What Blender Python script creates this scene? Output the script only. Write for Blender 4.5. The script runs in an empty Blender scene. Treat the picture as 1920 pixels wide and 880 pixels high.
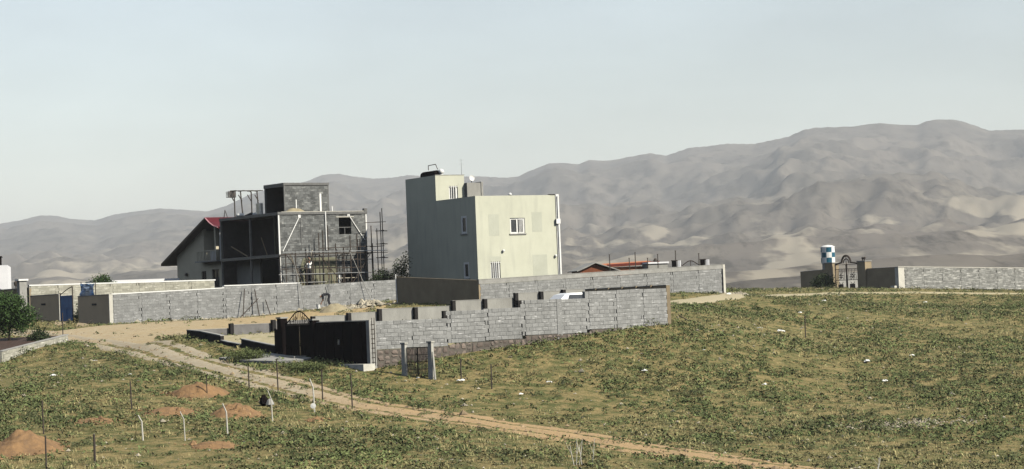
import bpy, bmesh, math, random
import numpy as np
from mathutils import Vector, Matrix

random.seed(7)
rng = np.random.default_rng(7)
R = math.radians
scene = bpy.context.scene
COL = scene.collection

# ------------------------------------------------------------------ camera
cam_d = bpy.data.cameras.new("camera")
cam = bpy.data.objects.new("camera", cam_d)
COL.objects.link(cam)
cam_d.sensor_width = 36.0
cam_d.lens = 82.5
cam_d.clip_start = 0.5
cam_d.clip_end = 40000.0
cam.matrix_world = Matrix.Rotation(math.pi / 2 + R(1.756), 4, 'X') @ Matrix.Rotation(-R(2.2906), 4, 'Z')
scene.camera = cam

# ------------------------------------------------------------------ sky and sun
SUN_EL, SUN_AZ = R(38.0), R(122.0)
world = bpy.data.worlds.new("World")
scene.world = world
world.use_nodes = True
wn, wl = world.node_tree.nodes, world.node_tree.links
wn.clear()
w_out = wn.new("ShaderNodeOutputWorld")
w_bg = wn.new("ShaderNodeBackground")
w_sky = wn.new("ShaderNodeTexSky")
w_sky.sky_type = 'NISHITA'
w_sky.sun_disc = False
w_sky.sun_elevation = SUN_EL
w_sky.sun_rotation = SUN_AZ
w_sky.altitude = 1500
w_sky.air_density = 1.4
w_sky.dust_density = 0.8
w_sky.ozone_density = 1.0
w_bg.inputs['Strength'].default_value = 0.10
# dusty air: the sky is desaturated all over, with faint uneven thin cloud
w_hsv = wn.new("ShaderNodeHueSaturation"); w_hsv.inputs['Saturation'].default_value = 0.6
wl.new(w_sky.outputs[0], w_hsv.inputs['Color'])
w_tc = wn.new("ShaderNodeTexCoord"); w_mp = wn.new("ShaderNodeMapping"); w_mp.inputs['Scale'].default_value = (2.2, 2.2, 7.0)
wl.new(w_tc.outputs['Generated'], w_mp.inputs['Vector'])
w_nz = wn.new("ShaderNodeTexNoise"); w_nz.inputs['Scale'].default_value = 2.4; w_nz.inputs['Detail'].default_value = 5; w_nz.inputs['Roughness'].default_value = 0.55
wl.new(w_mp.outputs[0], w_nz.inputs['Vector'])
w_mr = wn.new("ShaderNodeMapRange"); w_mr.inputs['From Min'].default_value = 0.35; w_mr.inputs['From Max'].default_value = 0.75; w_mr.inputs['To Min'].default_value = 0.94; w_mr.inputs['To Max'].default_value = 1.14
wl.new(w_nz.outputs['Fac'], w_mr.inputs['Value'])
w_vm = wn.new("ShaderNodeVectorMath"); w_vm.operation = 'SCALE'
wl.new(w_hsv.outputs[0], w_vm.inputs[0]); wl.new(w_mr.outputs[0], w_vm.inputs['Scale'])
wl.new(w_vm.outputs[0], w_bg.inputs['Color'])
wl.new(w_bg.outputs[0], w_out.inputs['Surface'])

sun_d = bpy.data.lights.new("sun", 'SUN')
sun_d.energy = 5.0
sun_d.angle = R(0.5)
sun_d.color = (1.0, 0.935, 0.81)
sun = bpy.data.objects.new("sun", sun_d)
COL.objects.link(sun)
to_sun = Vector((math.sin(SUN_AZ) * math.cos(SUN_EL), math.cos(SUN_AZ) * math.cos(SUN_EL), math.sin(SUN_EL)))
sun.rotation_euler = (-to_sun).to_track_quat('-Z', 'Y').to_euler()
sun.location = to_sun * 500

vs = scene.view_settings
vs.view_transform = 'Standard'
vs.look = 'None'
vs.exposure = 0.4
vs.gamma = 1.0
vs.use_curve_mapping = False
scene.cycles.use_denoising = True
scene.cycles.max_bounces = 6
scene.cycles.diffuse_bounces = 0
scene.cycles.volume_bounces = 0

# ------------------------------------------------------------------ tagging helpers
def tag(o, label=None, cat=None, group=None, kind=None):
    if label: o["label"] = label
    if cat: o["category"] = cat
    if group: o["group"] = group
    if kind: o["kind"] = kind
    return o

def thing(name, label, cat, loc=(0, 0, 0), rotz=0.0, group=None):
    o = bpy.data.objects.new(name, None)
    o.empty_display_size = 0.3
    COL.objects.link(o)
    o.location = loc
    o.rotation_euler = (0, 0, rotz)
    return tag(o, label, cat, group)

# ------------------------------------------------------------------ materials
MATS = {}

def mat(name, c1, c2=None, scale=3.0, rough=0.9, bump=0.0, bump_scale=None, metal=0.0, stretch=(1, 1, 1),
        attr=None, attr_amt=0.35, objrand=0.0, smear=None, smear_scale=(1.2, 1.2, 9.0), smear_t=(0.60, 0.68), spec=0.3, coord='pos', alpha=None):
    if name in MATS: return MATS[name]
    m = bpy.data.materials.new(name)
    m.use_nodes = True
    nt = m.node_tree; N, L = nt.nodes, nt.links
    b = N["Principled BSDF"]
    b.inputs['Roughness'].default_value = rough
    b.inputs['Metallic'].default_value = metal
    b.inputs['Specular IOR Level'].default_value = spec
    if c2 is None: c2 = tuple(x * 0.8 for x in c1)
    if coord == 'pos':
        g = N.new("ShaderNodeNewGeometry"); src = g.outputs['Position']
    else:
        g = N.new("ShaderNodeTexCoord"); src = g.outputs['Object']
    mp = N.new("ShaderNodeMapping"); mp.inputs['Scale'].default_value = stretch
    L.new(src, mp.inputs['Vector'])
    n1 = N.new("ShaderNodeTexNoise"); n1.inputs['Scale'].default_value = scale; n1.inputs['Detail'].default_value = 6; n1.inputs['Roughness'].default_value = 0.65
    L.new(mp.outputs[0], n1.inputs['Vector'])
    mr = N.new("ShaderNodeMapRange"); mr.inputs['From Min'].default_value = 0.33; mr.inputs['From Max'].default_value = 0.67
    L.new(n1.outputs['Fac'], mr.inputs['Value'])
    mx = N.new("ShaderNodeMix"); mx.data_type = 'RGBA'
    mx.inputs['A'].default_value = (*c1, 1); mx.inputs['B'].default_value = (*c2, 1)
    L.new(mr.outputs[0], mx.inputs['Factor'])
    col = mx.outputs['Result']
    if smear:
        mp2 = N.new("ShaderNodeMapping"); mp2.inputs['Scale'].default_value = smear_scale
        L.new(src, mp2.inputs['Vector'])
        n2 = N.new("ShaderNodeTexNoise"); n2.inputs['Scale'].default_value = 1.6; n2.inputs['Detail'].default_value = 3
        L.new(mp2.outputs[0], n2.inputs['Vector'])
        m2 = N.new("ShaderNodeMapRange"); m2.inputs['From Min'].default_value = smear_t[0]; m2.inputs['From Max'].default_value = smear_t[1]
        L.new(n2.outputs['Fac'], m2.inputs['Value'])
        x2 = N.new("ShaderNodeMix"); x2.data_type = 'RGBA'; x2.inputs['B'].default_value = (*smear, 1)
        L.new(m2.outputs[0], x2.inputs['Factor']); L.new(col, x2.inputs['A'])
        col = x2.outputs['Result']
    if attr or objrand:
        if attr:
            a = N.new("ShaderNodeAttribute"); a.attribute_name = attr; f = a.outputs['Fac']; amt = attr_amt
        else:
            a = N.new("ShaderNodeObjectInfo"); f = a.outputs['Random']; amt = objrand
        m3 = N.new("ShaderNodeMapRange"); m3.inputs['To Min'].default_value = 1 - amt; m3.inputs['To Max'].default_value = 1 + amt
        L.new(f, m3.inputs['Value'])
        vm = N.new("ShaderNodeVectorMath"); vm.operation = 'SCALE'
        L.new(col, vm.inputs[0]); L.new(m3.outputs[0], vm.inputs['Scale'])
        col = vm.outputs[0]
    L.new(col, b.inputs['Base Color'])
    if bump:
        n3 = N.new("ShaderNodeTexNoise"); n3.inputs['Scale'].default_value = bump_scale or scale * 6; n3.inputs['Detail'].default_value = 5
        L.new(mp.outputs[0], n3.inputs['Vector'])
        bp = N.new("ShaderNodeBump"); bp.inputs['Strength'].default_value = bump; bp.inputs['Distance'].default_value = 0.03
        L.new(n3.outputs['Fac'], bp.inputs['Height']); L.new(bp.outputs[0], b.inputs['Normal'])
    MATS[name] = m
    return m

BLK = dict(c1=(0.285, 0.287, 0.278), c2=(0.205, 0.207, 0.20), scale=2.2, rough=0.95, bump=0.5, bump_scale=22, smear=(0.52, 0.52, 0.51), smear_scale=(1.4, 1.4, 13.0), smear_t=(0.62, 0.69))
M_block_o = mat("block_face", objrand=0.12, **BLK)
M_block_a = mat("block_face_joined", attr="tint", attr_amt=0.12, **BLK)
M_mortar = mat("mortar", (0.255, 0.255, 0.25), (0.19, 0.19, 0.185), 6, bump=0.4)
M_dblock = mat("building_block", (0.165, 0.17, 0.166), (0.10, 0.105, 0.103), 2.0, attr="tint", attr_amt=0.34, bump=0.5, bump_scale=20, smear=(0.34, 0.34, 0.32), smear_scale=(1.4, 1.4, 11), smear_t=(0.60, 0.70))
M_dmortar = mat("building_mortar", (0.15, 0.15, 0.145), (0.10, 0.10, 0.10), 6, bump=0.3)
M_wblock = mat("warm_block", (0.40, 0.39, 0.32), (0.31, 0.30, 0.245), 2.0, attr="tint", attr_amt=0.18, bump=0.5, bump_scale=20, smear=(0.6, 0.58, 0.5))
M_rblock = mat("weathered_block", (0.27, 0.27, 0.25), (0.17, 0.17, 0.155), 3.0, attr="tint", attr_amt=0.22, bump=0.5, bump_scale=16, smear=(0.58, 0.57, 0.52), smear_scale=(.8, .8, 11), smear_t=(0.57, 0.66))
M_conc = mat("concrete", (0.36, 0.355, 0.33), (0.25, 0.245, 0.225), 1.8, bump=0.35, bump_scale=18)
M_concw = mat("pale_concrete", (0.62, 0.60, 0.52), (0.48, 0.46, 0.40), 1.8, bump=0.3, bump_scale=18)
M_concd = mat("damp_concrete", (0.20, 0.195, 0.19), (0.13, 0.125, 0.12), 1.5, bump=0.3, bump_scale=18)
M_plast = mat("rough_plaster", (0.33, 0.325, 0.295), (0.24, 0.235, 0.215), 1.1, bump=0.3, bump_scale=12, stretch=(1, 1, .5))
M_plastb = mat("brown_plaster", (0.33, 0.265, 0.17), (0.25, 0.20, 0.13), 1.0, bump=0.25, bump_scale=14)
M_plastl = mat("light_brown_plaster", (0.62, 0.48, 0.31), (0.52, 0.40, 0.26), 1.0, bump=0.2, bump_scale=14)
M_cream = mat("cream_render", (0.56, 0.565, 0.455), (0.50, 0.505, 0.405), 0.55, rough=0.92, bump=0.15, bump_scale=9, smear=(0.43, 0.435, 0.36), smear_scale=(1.3, 1.3, .22), smear_t=(0.50, 0.88))
M_creampatch = mat("patched_render", (0.485, 0.495, 0.41), (0.43, 0.44, 0.36), 0.9, bump=0.15, bump_scale=9)
M_shadeconc = mat("shade_dark_concrete", (0.035, 0.033, 0.032), (0.025, 0.024, 0.023), 3, spec=0.0)  # near-black colour stands in for shade on low walls and pilasters
M_beige = mat("beige_render", (0.60, 0.55, 0.42), (0.52, 0.475, 0.36), 0.8, bump=0.15, bump_scale=9)
M_gsheet = mat("faded_sheet", (0.36, 0.29, 0.26), (0.27, 0.21, 0.19), 5)
M_gpost = mat("weathered_post", (0.47, 0.46, 0.41), (0.34, 0.33, 0.29), 3, bump=.3)
M_green = mat("fresh_green_render", (0.175, 0.175, 0.12), (0.125, 0.125, 0.085), 1.3, bump=0.3, bump_scale=10)
M_white = mat("white_paint", (0.80, 0.80, 0.77), (0.70, 0.70, 0.67), 3, rough=0.6)
M_whouse = mat("white_wall", (0.80, 0.80, 0.80), (0.72, 0.72, 0.73), .8)
M_black = mat("black_metal", (0.007, 0.006, 0.006), (0.010, 0.007, 0.007), 2, rough=0.8, spec=0.0)
M_maroon = mat("dark_maroon_metal", (0.013, 0.007, 0.007), (0.009, 0.006, 0.006), 2, rough=0.8, spec=0.0)
M_iron = mat("dark_iron", (0.045, 0.04, 0.035), (0.07, 0.05, 0.038), 8, rough=0.75)
M_rust = mat("rusty_iron", (0.17, 0.12, 0.10), (0.11, 0.08, 0.07), 6, rough=0.85)
M_steel = mat("grey_steel", (0.16, 0.16, 0.155), (0.11, 0.11, 0.105), 5, rough=0.6)
M_galv = mat("galvanised", (0.55, 0.56, 0.57), (0.42, 0.43, 0.44), 5, rough=0.4, metal=0.6)
M_glass = mat("dark_glass", (0.03, 0.035, 0.04), (0.05, 0.055, 0.06), 2, rough=0.12, spec=0.5)
M_dark = mat("dark_interior", (0.05, 0.045, 0.045), (0.035, 0.03, 0.03), 2)  # shade of the open house interior put into wall and partition colour
M_wood = mat("weathered_wood", (0.30, 0.24, 0.16), (0.20, 0.155, 0.10), 5, stretch=(1, 1, 4), bump=0.3)
M_woodpale = mat("pale_plank", (0.55, 0.50, 0.40), (0.42, 0.38, 0.30), 5, bump=0.2)
M_blue = mat("blue_gate_paint", (0.02, 0.13, 0.36), (0.015, 0.09, 0.26), 3, rough=0.5)
M_tarp = mat("blue_tarp", (0.04, 0.20, 0.48), (0.75, 0.80, 0.84), 1.9, rough=0.45)
M_red = mat("red_roof", (0.12, 0.010, 0.015), (0.08, 0.008, 0.011), 2, rough=0.5)
M_orange = mat("orange_roof", (0.52, 0.20, 0.085), (0.42, 0.14, 0.06), 3, rough=0.7)
M_rust_roof = mat("rust_brown_wall", (0.22, 0.075, 0.035), (0.15, 0.05, 0.025), 3)
M_stone = mat("porphyry", (0.19, 0.15, 0.125), (0.135, 0.115, 0.10), 3.5, objrand=0.4, bump=0.6, bump_scale=14)
M_stonejoint = mat("stone_joint", (0.13, 0.115, 0.095), (0.08, 0.07, 0.06), 5)
M_sand = mat("sand", (0.33, 0.285, 0.185), (0.26, 0.22, 0.14), 3, bump=0.4, bump_scale=30)
M_mound = mat("orange_earth", (0.28, 0.165, 0.075), (0.17, 0.105, 0.055), 2.6, bump=1.0, bump_scale=9)
M_paper = mat("white_litter", (0.80, 0.80, 0.76), (0.66, 0.66, 0.62), 4)
M_rub = mat("pale_stone", (0.40, 0.36, 0.27), (0.25, 0.22, 0.165), 5, attr="tint", attr_amt=0.35)
M_bark = mat("bark", (0.12, 0.09, 0.065), (0.07, 0.055, 0.04), 8, bump=0.5)
M_leaf = mat("leaf_green", (0.045, 0.088, 0.018), (0.030, 0.062, 0.014), 2, rough=0.7, attr="tint", attr_amt=0.5)
M_leafd = mat("leaf_dark", (0.035, 0.055, 0.018), (0.025, 0.040, 0.014), 2, rough=0.7, attr="tint", attr_amt=0.5)
M_weed1 = mat("weed_green", (0.132, 0.162, 0.056), (0.094, 0.116, 0.044), 0.25, rough=0.85, attr="tint", attr_amt=0.5)
M_weed2 = mat("weed_grey", (0.215, 0.205, 0.088), (0.150, 0.142, 0.062), 0.25, rough=0.85, attr="tint", attr_amt=0.45)
M_weed4 = mat("shrub_dark", (0.105, 0.120, 0.050), (0.080, 0.090, 0.038), 0.3, rough=0.85, attr="tint", attr_amt=0.45)
M_weed3 = mat("weed_dry", (0.44, 0.39, 0.19), (0.34, 0.29, 0.135), 0.35, rough=0.9, attr="tint", attr_amt=0.35)
M_soilbed = mat("dark_soil", (0.07, 0.04, 0.03), (0.045, 0.03, 0.022), 3)
M_tyre = mat("rubber", (0.02, 0.02, 0.02), (0.03, 0.03, 0.03), 3, rough=0.9)
M_skin = mat("skin", (0.32, 0.19, 0.13), (0.28, 0.16, 0.11), 4, rough=0.6)
M_shirt = mat("white_shirt", (0.75, 0.75, 0.73), (0.65, 0.65, 0.63), 6)
M_trouser = mat("dark_cloth", (0.03, 0.03, 0.035), (0.02, 0.02, 0.025), 6)
M_hair = mat("black_hair", (0.015, 0.012, 0.01), (0.02, 0.016, 0.014), 9)
M_teal = mat("teal_square", (0.015, 0.11, 0.17), (0.01, 0.08, 0.13), 3, rough=0.5)
M_carwhite = mat("car_white", (0.82, 0.83, 0.83), (0.80, 0.81, 0.81), 2, rough=0.25, spec=0.5)

# ------------------------------------------------------------------ mesh helper
class MB:
    def __init__(s, fr=None):
        s.v, s.f, s.t, s.fr = [], [], [], fr
    def _add(s, vs_, fs, tint=0.5):
        k = len(s.v)
        if s.fr: vs_ = [s.fr(*p) for p in vs_]
        s.v += [tuple(p) for p in vs_]
        s.f += [tuple(i + k for i in f) for f in fs]
        s.t += [tint] * len(fs)
    def box(s, x0, x1, y0, y1, z0, z1, tint=0.5, sh=None):
        vs_ = [(x, y, z) for z in (z0, z1) for y in (y0, y1) for x in (x0, x1)]
        if sh: vs_ = [(x, y, z + sh * x) for x, y, z in vs_]
        s._add(vs_, [(0, 2, 3, 1), (4, 5, 7, 6), (0, 1, 5, 4), (2, 6, 7, 3), (0, 4, 6, 2), (1, 3, 7, 5)], tint)
        return s
    def tube(s, p0, p1, r0, r1=None, n=6, cap=True, tint=0.5):
        p0, p1 = Vector(p0), Vector(p1)
        r1 = r0 if r1 is None else r1
        d = (p1 - p0).normalized()
        a = d.orthogonal().normalized(); b = d.cross(a)
        vs_ = []
        for p, r_ in ((p0, r0), (p1, r1)):
            for i in range(n):
                t = 2 * math.pi * i / n
                vs_.append(tuple(p + a * (r_ * math.cos(t)) + b * (r_ * math.sin(t))))
        fs = [(i, (i + 1) % n, n + (i + 1) % n, n + i) for i in range(n)]
        if cap: fs += [tuple(range(n - 1, -1, -1)), tuple(range(n, 2 * n))]
        s._add(vs_, fs, tint)
        return s
    def path(s, pts, r, n=6, r1=None):
        for i in range(len(pts) - 1):
            k0, k1 = i / (len(pts) - 1), (i + 1) / (len(pts) - 1)
            e = r if r1 is None else r1
            s.tube(pts[i], pts[i + 1], r + (e - r) * k0, r + (e - r) * k1, n)
        return s
    def lathe(s, prof, c=(0, 0, 0), n=18, tint=0.5):
        vs_, fs = [], []
        for r_, z in prof:
            for i in range(n):
                t = 2 * math.pi * i / n
                vs_.append((c[0] + r_ * math.cos(t), c[1] + r_ * math.sin(t), c[2] + z))
        for k in range(len(prof) - 1):
            for i in range(n):
                j = (i + 1) % n
                fs.append((k * n + i, k * n + j, (k + 1) * n + j, (k + 1) * n + i))
        fs.append(tuple(range(n - 1, -1, -1))); fs.append(tuple(range((len(prof) - 1) * n, len(prof) * n)))
        s._add(vs_, fs, tint)
        return s
    def prism(s, poly, y0, y1, tint=0.5):
        """poly: list of (x, z), extruded along y"""
        n = len(poly)
        vs_ = [(x, y0, z) for x, z in poly] + [(x, y1, z) for x, z in poly]
        fs = [tuple(range(n)), tuple(range(2 * n - 1, n - 1, -1))] + [(i, n + i, n + (i + 1) % n, (i + 1) % n) for i in range(n)]
        s._add(vs_, fs, tint)
        return s
    def plan(s, poly, z0, z1, tint=0.5):
        """poly: list of (x, y), extruded along z; z0 may be a list of heights"""
        n = len(poly)
        za = z0 if isinstance(z0, (list, tuple)) else [z0] * n
        zb = z1 if isinstance(z1, (list, tuple)) else [z1] * n
        vs_ = [(x, y, z) for (x, y), z in zip(poly, za)] + [(x, y, z) for (x, y), z in zip(poly, zb)]
        fs = [tuple(range(n - 1, -1, -1)), tuple(range(n, 2 * n))] + [(i, (i + 1) % n, n + (i + 1) % n, n + i) for i in range(n)]
        s._add(vs_, fs, tint)
        return s
    def build(s, name, m, parent=None, smooth=False, fix=True):
        me = bpy.data.meshes.new(name)
        me.from_pydata(s.v, [], s.f)
        if fix and len(s.f) < 20000:
            bm = bmesh.new(); bm.from_mesh(me)
            lay = None
            bmesh.ops.recalc_face_normals(bm, faces=bm.faces)
            bm.to_mesh(me); bm.free()
        at = me.attributes.new("tint", 'FLOAT', 'FACE')
        at.data.foreach_set("value", np.array(s.t, dtype=np.float32))
        if smooth: me.polygons.foreach_set("use_smooth", [True] * len(me.polygons))
        me.materials.append(m)
        o = bpy.data.objects.new(name, me)
        COL.objects.link(o)
        if parent: o.parent = parent
        return o

def pbox(name, m, parent, *a, **k):
    return MB().box(*a, **k).build(name, m, parent)

def frame(ox, oy, ang, oz=0.0):
    c, s_ = math.cos(ang), math.sin(ang)
    return lambda x, y, z: (ox + c * x - s_ * y, oy + s_ * x + c * y, oz + z)

# ------------------------------------------------------------------ terrain
CP = np.array([(-17.17,84.6,-5.21),(-10.86,83.0,-5.31),(-0.33,83.0,-5.73),(10.01,84.6,-6.26),(18.38,88.0,-6.82),(-8.94,102.3,-4.29),(-7.35,103.5,-4.22),(-19.81,100.0,-3.87),(-13.92,107.3,-3.47),(-18.92,115.8,-2.54),(-0.32,97.8,-4.98),(6.74,107.3,-4.78),(15.64,110.0,-5.25),(22.55,107.3,-5.41),(5.57,89.8,-5.83),(-7.10,114.6,-2.71),(-2.90,117.0,-2.36),(2.26,121.2,-1.78),(8.26,127.2,-1.26),(5.16,124.3,-1.43),(-5.39,112.8,-3.20),(3.42,115.8,-2.90),(11.77,120.5,-3.35),(17.71,123.9,-3.95),(25.10,125.7,-4.01),(16.85,137.5,-2.49),(13.97,141.9,-1.37),(26.49,149.2,-2.59),(15.12,169.2,0.35),(10.33,154.4,-0.18),(19.77,179.6,-0.39),(35.13,214.6,0.24),(48.20,222.2,-0.52),(27.70,225.6,0.52),(28.19,195.6,-0.47),(36.23,191.3,-1.46),(-12.31,122.2,-2.10),(-18.15,130.6,-0.97),(-15.16,126.4,-1.50),(-27.17,157.1,-0.10),(-27.31,141.9,-1.01),(-29.14,135.4,-1.30),(-26.72,129.4,-2.32),(-19.91,163.6,0.01),(-24.20,160.0,-0.02),(-13.73,165.4,0.35),(-10.53,168.6,0.60),(-33.29,169.2,0.28),(-16.14,137.5,-0.92),(-20.21,133.3,-1.17),(-9.49,127.5,-1.51),(-2.07,137.5,-0.70),(2.77,144.3,-0.12),(-17.40,176.0,1.50),(-11.00,180.0,1.50),(-22.00,184.0,1.40),(-28.00,192.0,1.40),(-35.00,169.0,0.70),(-2.50,163.0,0.70),(3.20,166.0,0.80),(-7.70,172.0,1.00),(-2.20,157.0,0.00),(10.00,185.0,0.90),(0.00,200.0,1.20),(-20.00,215.0,1.40),(-47.00,220.0,1.60),(-50.00,180.0,1.00),(-50.00,140.0,-1.20),(-45.00,110.0,-3.00),(-45.00,90.0,-4.60),(45.00,90.0,-6.80),(50.00,130.0,-3.60),(55.00,180.0,-1.20),(60.00,220.0,-0.90),(20.00,235.0,0.75),(35.00,240.0,0.30),(60.00,250.0,-1.20),(-45.00,250.0,1.60),(0.00,245.0,1.20),(-40.00,70.0,-6.20),(0.00,70.0,-7.00),(40.00,70.0,-7.60)])
TS = 40.0
def _U(d2): return np.where(d2 > 0, 0.5 * d2 * np.log(np.maximum(d2, 1e-12)), 0)
_cx = CP[:, :2] / TS; _n = len(CP)
_A = np.zeros((_n + 3, _n + 3))
_A[:_n, :_n] = _U(((_cx[:, None] - _cx[None]) ** 2).sum(-1)) + np.eye(_n) * 0.004
_A[:_n, _n] = 1; _A[:_n, _n + 1:] = _cx; _A[_n, :_n] = 1; _A[_n + 1:, :_n] = _cx.T
_W = np.linalg.solve(_A, np.concatenate([CP[:, 2], [0, 0, 0]]))

def _hash(ix, iy, sd):
    h = np.sin(ix * 127.1 + iy * 311.7 + sd * 74.7) * 43758.5453
    return h - np.floor(h)
def vnoise(x, y, sd=0):
    ix, iy = np.floor(x), np.floor(y); fx, fy = x - ix, y - iy
    fx = fx * fx * (3 - 2 * fx); fy = fy * fy * (3 - 2 * fy)
    a, b = _hash(ix, iy, sd), _hash(ix + 1, iy, sd); c, d = _hash(ix, iy + 1, sd), _hash(ix + 1, iy + 1, sd)
    return (a + (b - a) * fx) * (1 - fy) + (c + (d - c) * fx) * fy
def fbm(x, y, sd=0, o=4, g=0.5):
    s_, a, t = 0, 1, 0
    for i in range(o):
        s_ = s_ + a * vnoise(x, y, sd + i); t += a; a *= g; x = x * 2.03 + 5.1; y = y * 2.03 + 1.7
    return s_ / t
def sstep(a, b, x):
    t = np.clip((x - a) / (b - a), 0, 1); return t * t * (3 - 2 * t)

def H(x, y):
    """height of the hillside, smooth"""
    x = np.asarray(x, float); y = np.asarray(y, float)
    xs, ys = np.clip(x, -58, 66), np.clip(y, 70, 250)
    X, Y = xs / TS, ys / TS
    o = _W[_n] + _W[_n + 1] * X + _W[_n + 2] * Y
    for i in range(_n): o = o + _W[i] * _U((X - _cx[i, 0]) ** 2 + (Y - _cx[i, 1]) ** 2)
    out = np.maximum(y - 238, 0)
    o = o - 45 * sstep(0, 420, out) + 0 * x
    side = np.maximum(np.abs(x - 4) - 60, 0)
    o = o - 20 * sstep(0, 500, side)
    # unseen slope added behind and left of the viewpoint to block low sky
    o = o + 150 * sstep(60, 420, -.75 * x - .66 * y)
    return o
def G(x, y):
    """hillside with its small bumps"""
    return H(x, y) + 0.10 * (fbm(np.asarray(x) * .45, np.asarray(y) * .45, 3, 3) - .5)
def hz(x, y): return float(G(np.array([x]), np.array([y]))[0])

U35 = (math.cos(R(35)), math.sin(R(35)))
E35 = (-math.sin(R(35)), math.cos(R(35)))

# ------------------------------------------------------------------ ground sheet
def np_mesh(name, V, Fq, m, parent=None, tint=None, smooth=True, extra=None):
    me = bpy.data.meshes.new(name)
    V = np.asarray(V, np.float32); Fq = np.asarray(Fq, np.int32)
    k = Fq.shape[1]
    me.vertices.add(len(V)); me.vertices.foreach_set("co", V.ravel())
    me.loops.add(Fq.size); me.loops.foreach_set("vertex_index", Fq.ravel())
    me.polygons.add(len(Fq)); me.polygons.foreach_set("loop_start", np.arange(0, Fq.size, k, dtype=np.int32))
    me.update(calc_edges=True)
    if tint is not None:
        at = me.attributes.new("tint", 'FLOAT', 'FACE'); at.data.foreach_set("value", np.asarray(tint, np.float32))
    if extra is not None:
        for nm, val in extra.items():
            at = me.attributes.new(nm, 'FLOAT', 'POINT'); at.data.foreach_set("value", np.asarray(val, np.float32))
    me.polygons.foreach_set("use_smooth", np.full(len(Fq), smooth))
    me.materials.append(m)
    o = bpy.data.objects.new(name, me); COL.objects.link(o)
    if parent: o.parent = parent
    return o

def grid_faces(nx, ny):
    i = np.arange(nx - 1)[None, :] + np.arange(ny - 1)[:, None] * nx
    return np.stack([i, i + 1, i + 1 + nx, i + nx], -1).reshape(-1, 4)

def ground_mat():
    m = bpy.data.materials.new("field_soil"); m.use_nodes = True
    N, L = m.node_tree.nodes, m.node_tree.links
    b = N["Principled BSDF"]; b.inputs['Roughness'].default_value = 0.97; b.inputs['Specular IOR Level'].default_value = 0.1
    g = N.new("ShaderNodeNewGeometry")
    def noise(sc, det=6, rough=.6):
        n = N.new("ShaderNodeTexNoise"); n.inputs['Scale'].default_value = sc; n.inputs['Detail'].default_value = det; n.inputs['Roughness'].default_value = rough
        L.new(g.outputs['Position'], n.inputs['Vector']); return n.outputs['Fac']
    def rng_(v, a, b_):
        r = N.new("ShaderNodeMapRange"); r.inputs['From Min'].default_value = a; r.inputs['From Max'].default_value = b_; L.new(v, r.inputs['Value']); return r.outputs[0]
    def mixc(f, a, b_):
        x = N.new("ShaderNodeMix"); x.data_type = 'RGBA'
        L.new(f, x.inputs['Factor'])
        for k, c in (('A', a), ('B', b_)):
            if isinstance(c, tuple): x.inputs[k].default_value = (*c, 1)
            else: L.new(c, x.inputs[k])
        return x.outputs['Result']
    soil = mixc(rng_(noise(.22), .38, .62), (0.275, 0.210, 0.095), (0.180, 0.142, 0.064))
    soil = mixc(rng_(noise(7, 8, .7), .35, .7), soil, (0.37, 0.295, 0.135))
    grass = mixc(rng_(noise(.5), .35, .65), (0.092, 0.108, 0.038), (0.130, 0.132, 0.052))
    base = mixc(rng_(noise(1.1, 8, .75), .43, .57), soil, grass)
    sp = mixc(rng_(noise(16, 2, .5), .69, .73), base, (0.45, 0.40, 0.28))
    L.new(sp, b.inputs['Base Color'])
    bp = N.new("ShaderNodeBump"); bp.inputs['Strength'].default_value = 1.0; bp.inputs['Distance'].default_value = 0.10
    L.new(noise(9, 6, .7), bp.inputs['Height']); L.new(bp.outputs[0], b.inputs['Normal'])
    return m
M_ground = ground_mat()

gx = np.concatenate([-60 - np.geomspace(8900, 1.0, 46), np.arange(-60, 68, .36), 68 + np.geomspace(1.0, 8900, 46)])
gy = np.concatenate([72 - np.geomspace(2900, 1.0, 36), np.arange(72, 250, .42), 250 + np.geomspace(1.0, 9500, 46)])
GX, GY = np.meshgrid(gx, gy)
gz = G(GX.ravel(), GY.ravel())
gz = gz - 60 * sstep(1500, 4000, np.hypot(GX.ravel(), GY.ravel()))
ground = np_mesh("ground", np.stack([GX.ravel(), GY.ravel(), gz], -1), grid_faces(len(gx), len(gy)), M_ground)
tag(ground, "dry hillside field of olive weeds and bare soil", "ground", kind="structure")

# ------------------------------------------------------------------ dirt sheets laid over the ground
def dist_poly(x, y, pts):
    best = np.full(x.shape, 1e9); 
    for (ax, ay), (bx, by) in zip(pts[:-1], pts[1:]):
        dx, dy = bx - ax, by - ay; l2 = dx * dx + dy * dy
        t = np.clip(((x - ax) * dx + (y - ay) * dy) / l2, 0, 1)
        best = np.minimum(best, np.hypot(x - ax - t * dx, y - ay - t * dy))
    return best
def inside(x, y, pts):
    c = np.zeros(x.shape, bool); n = len(pts)
    for i in range(n):
        (ax, ay), (bx, by) = pts[i], pts[(i + 1) % n]
        if ay == by: continue
        c ^= ((ay > y) != (by > y)) & (x < (bx - ax) * (y - ay) / (by - ay) + ax)
    return c

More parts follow.
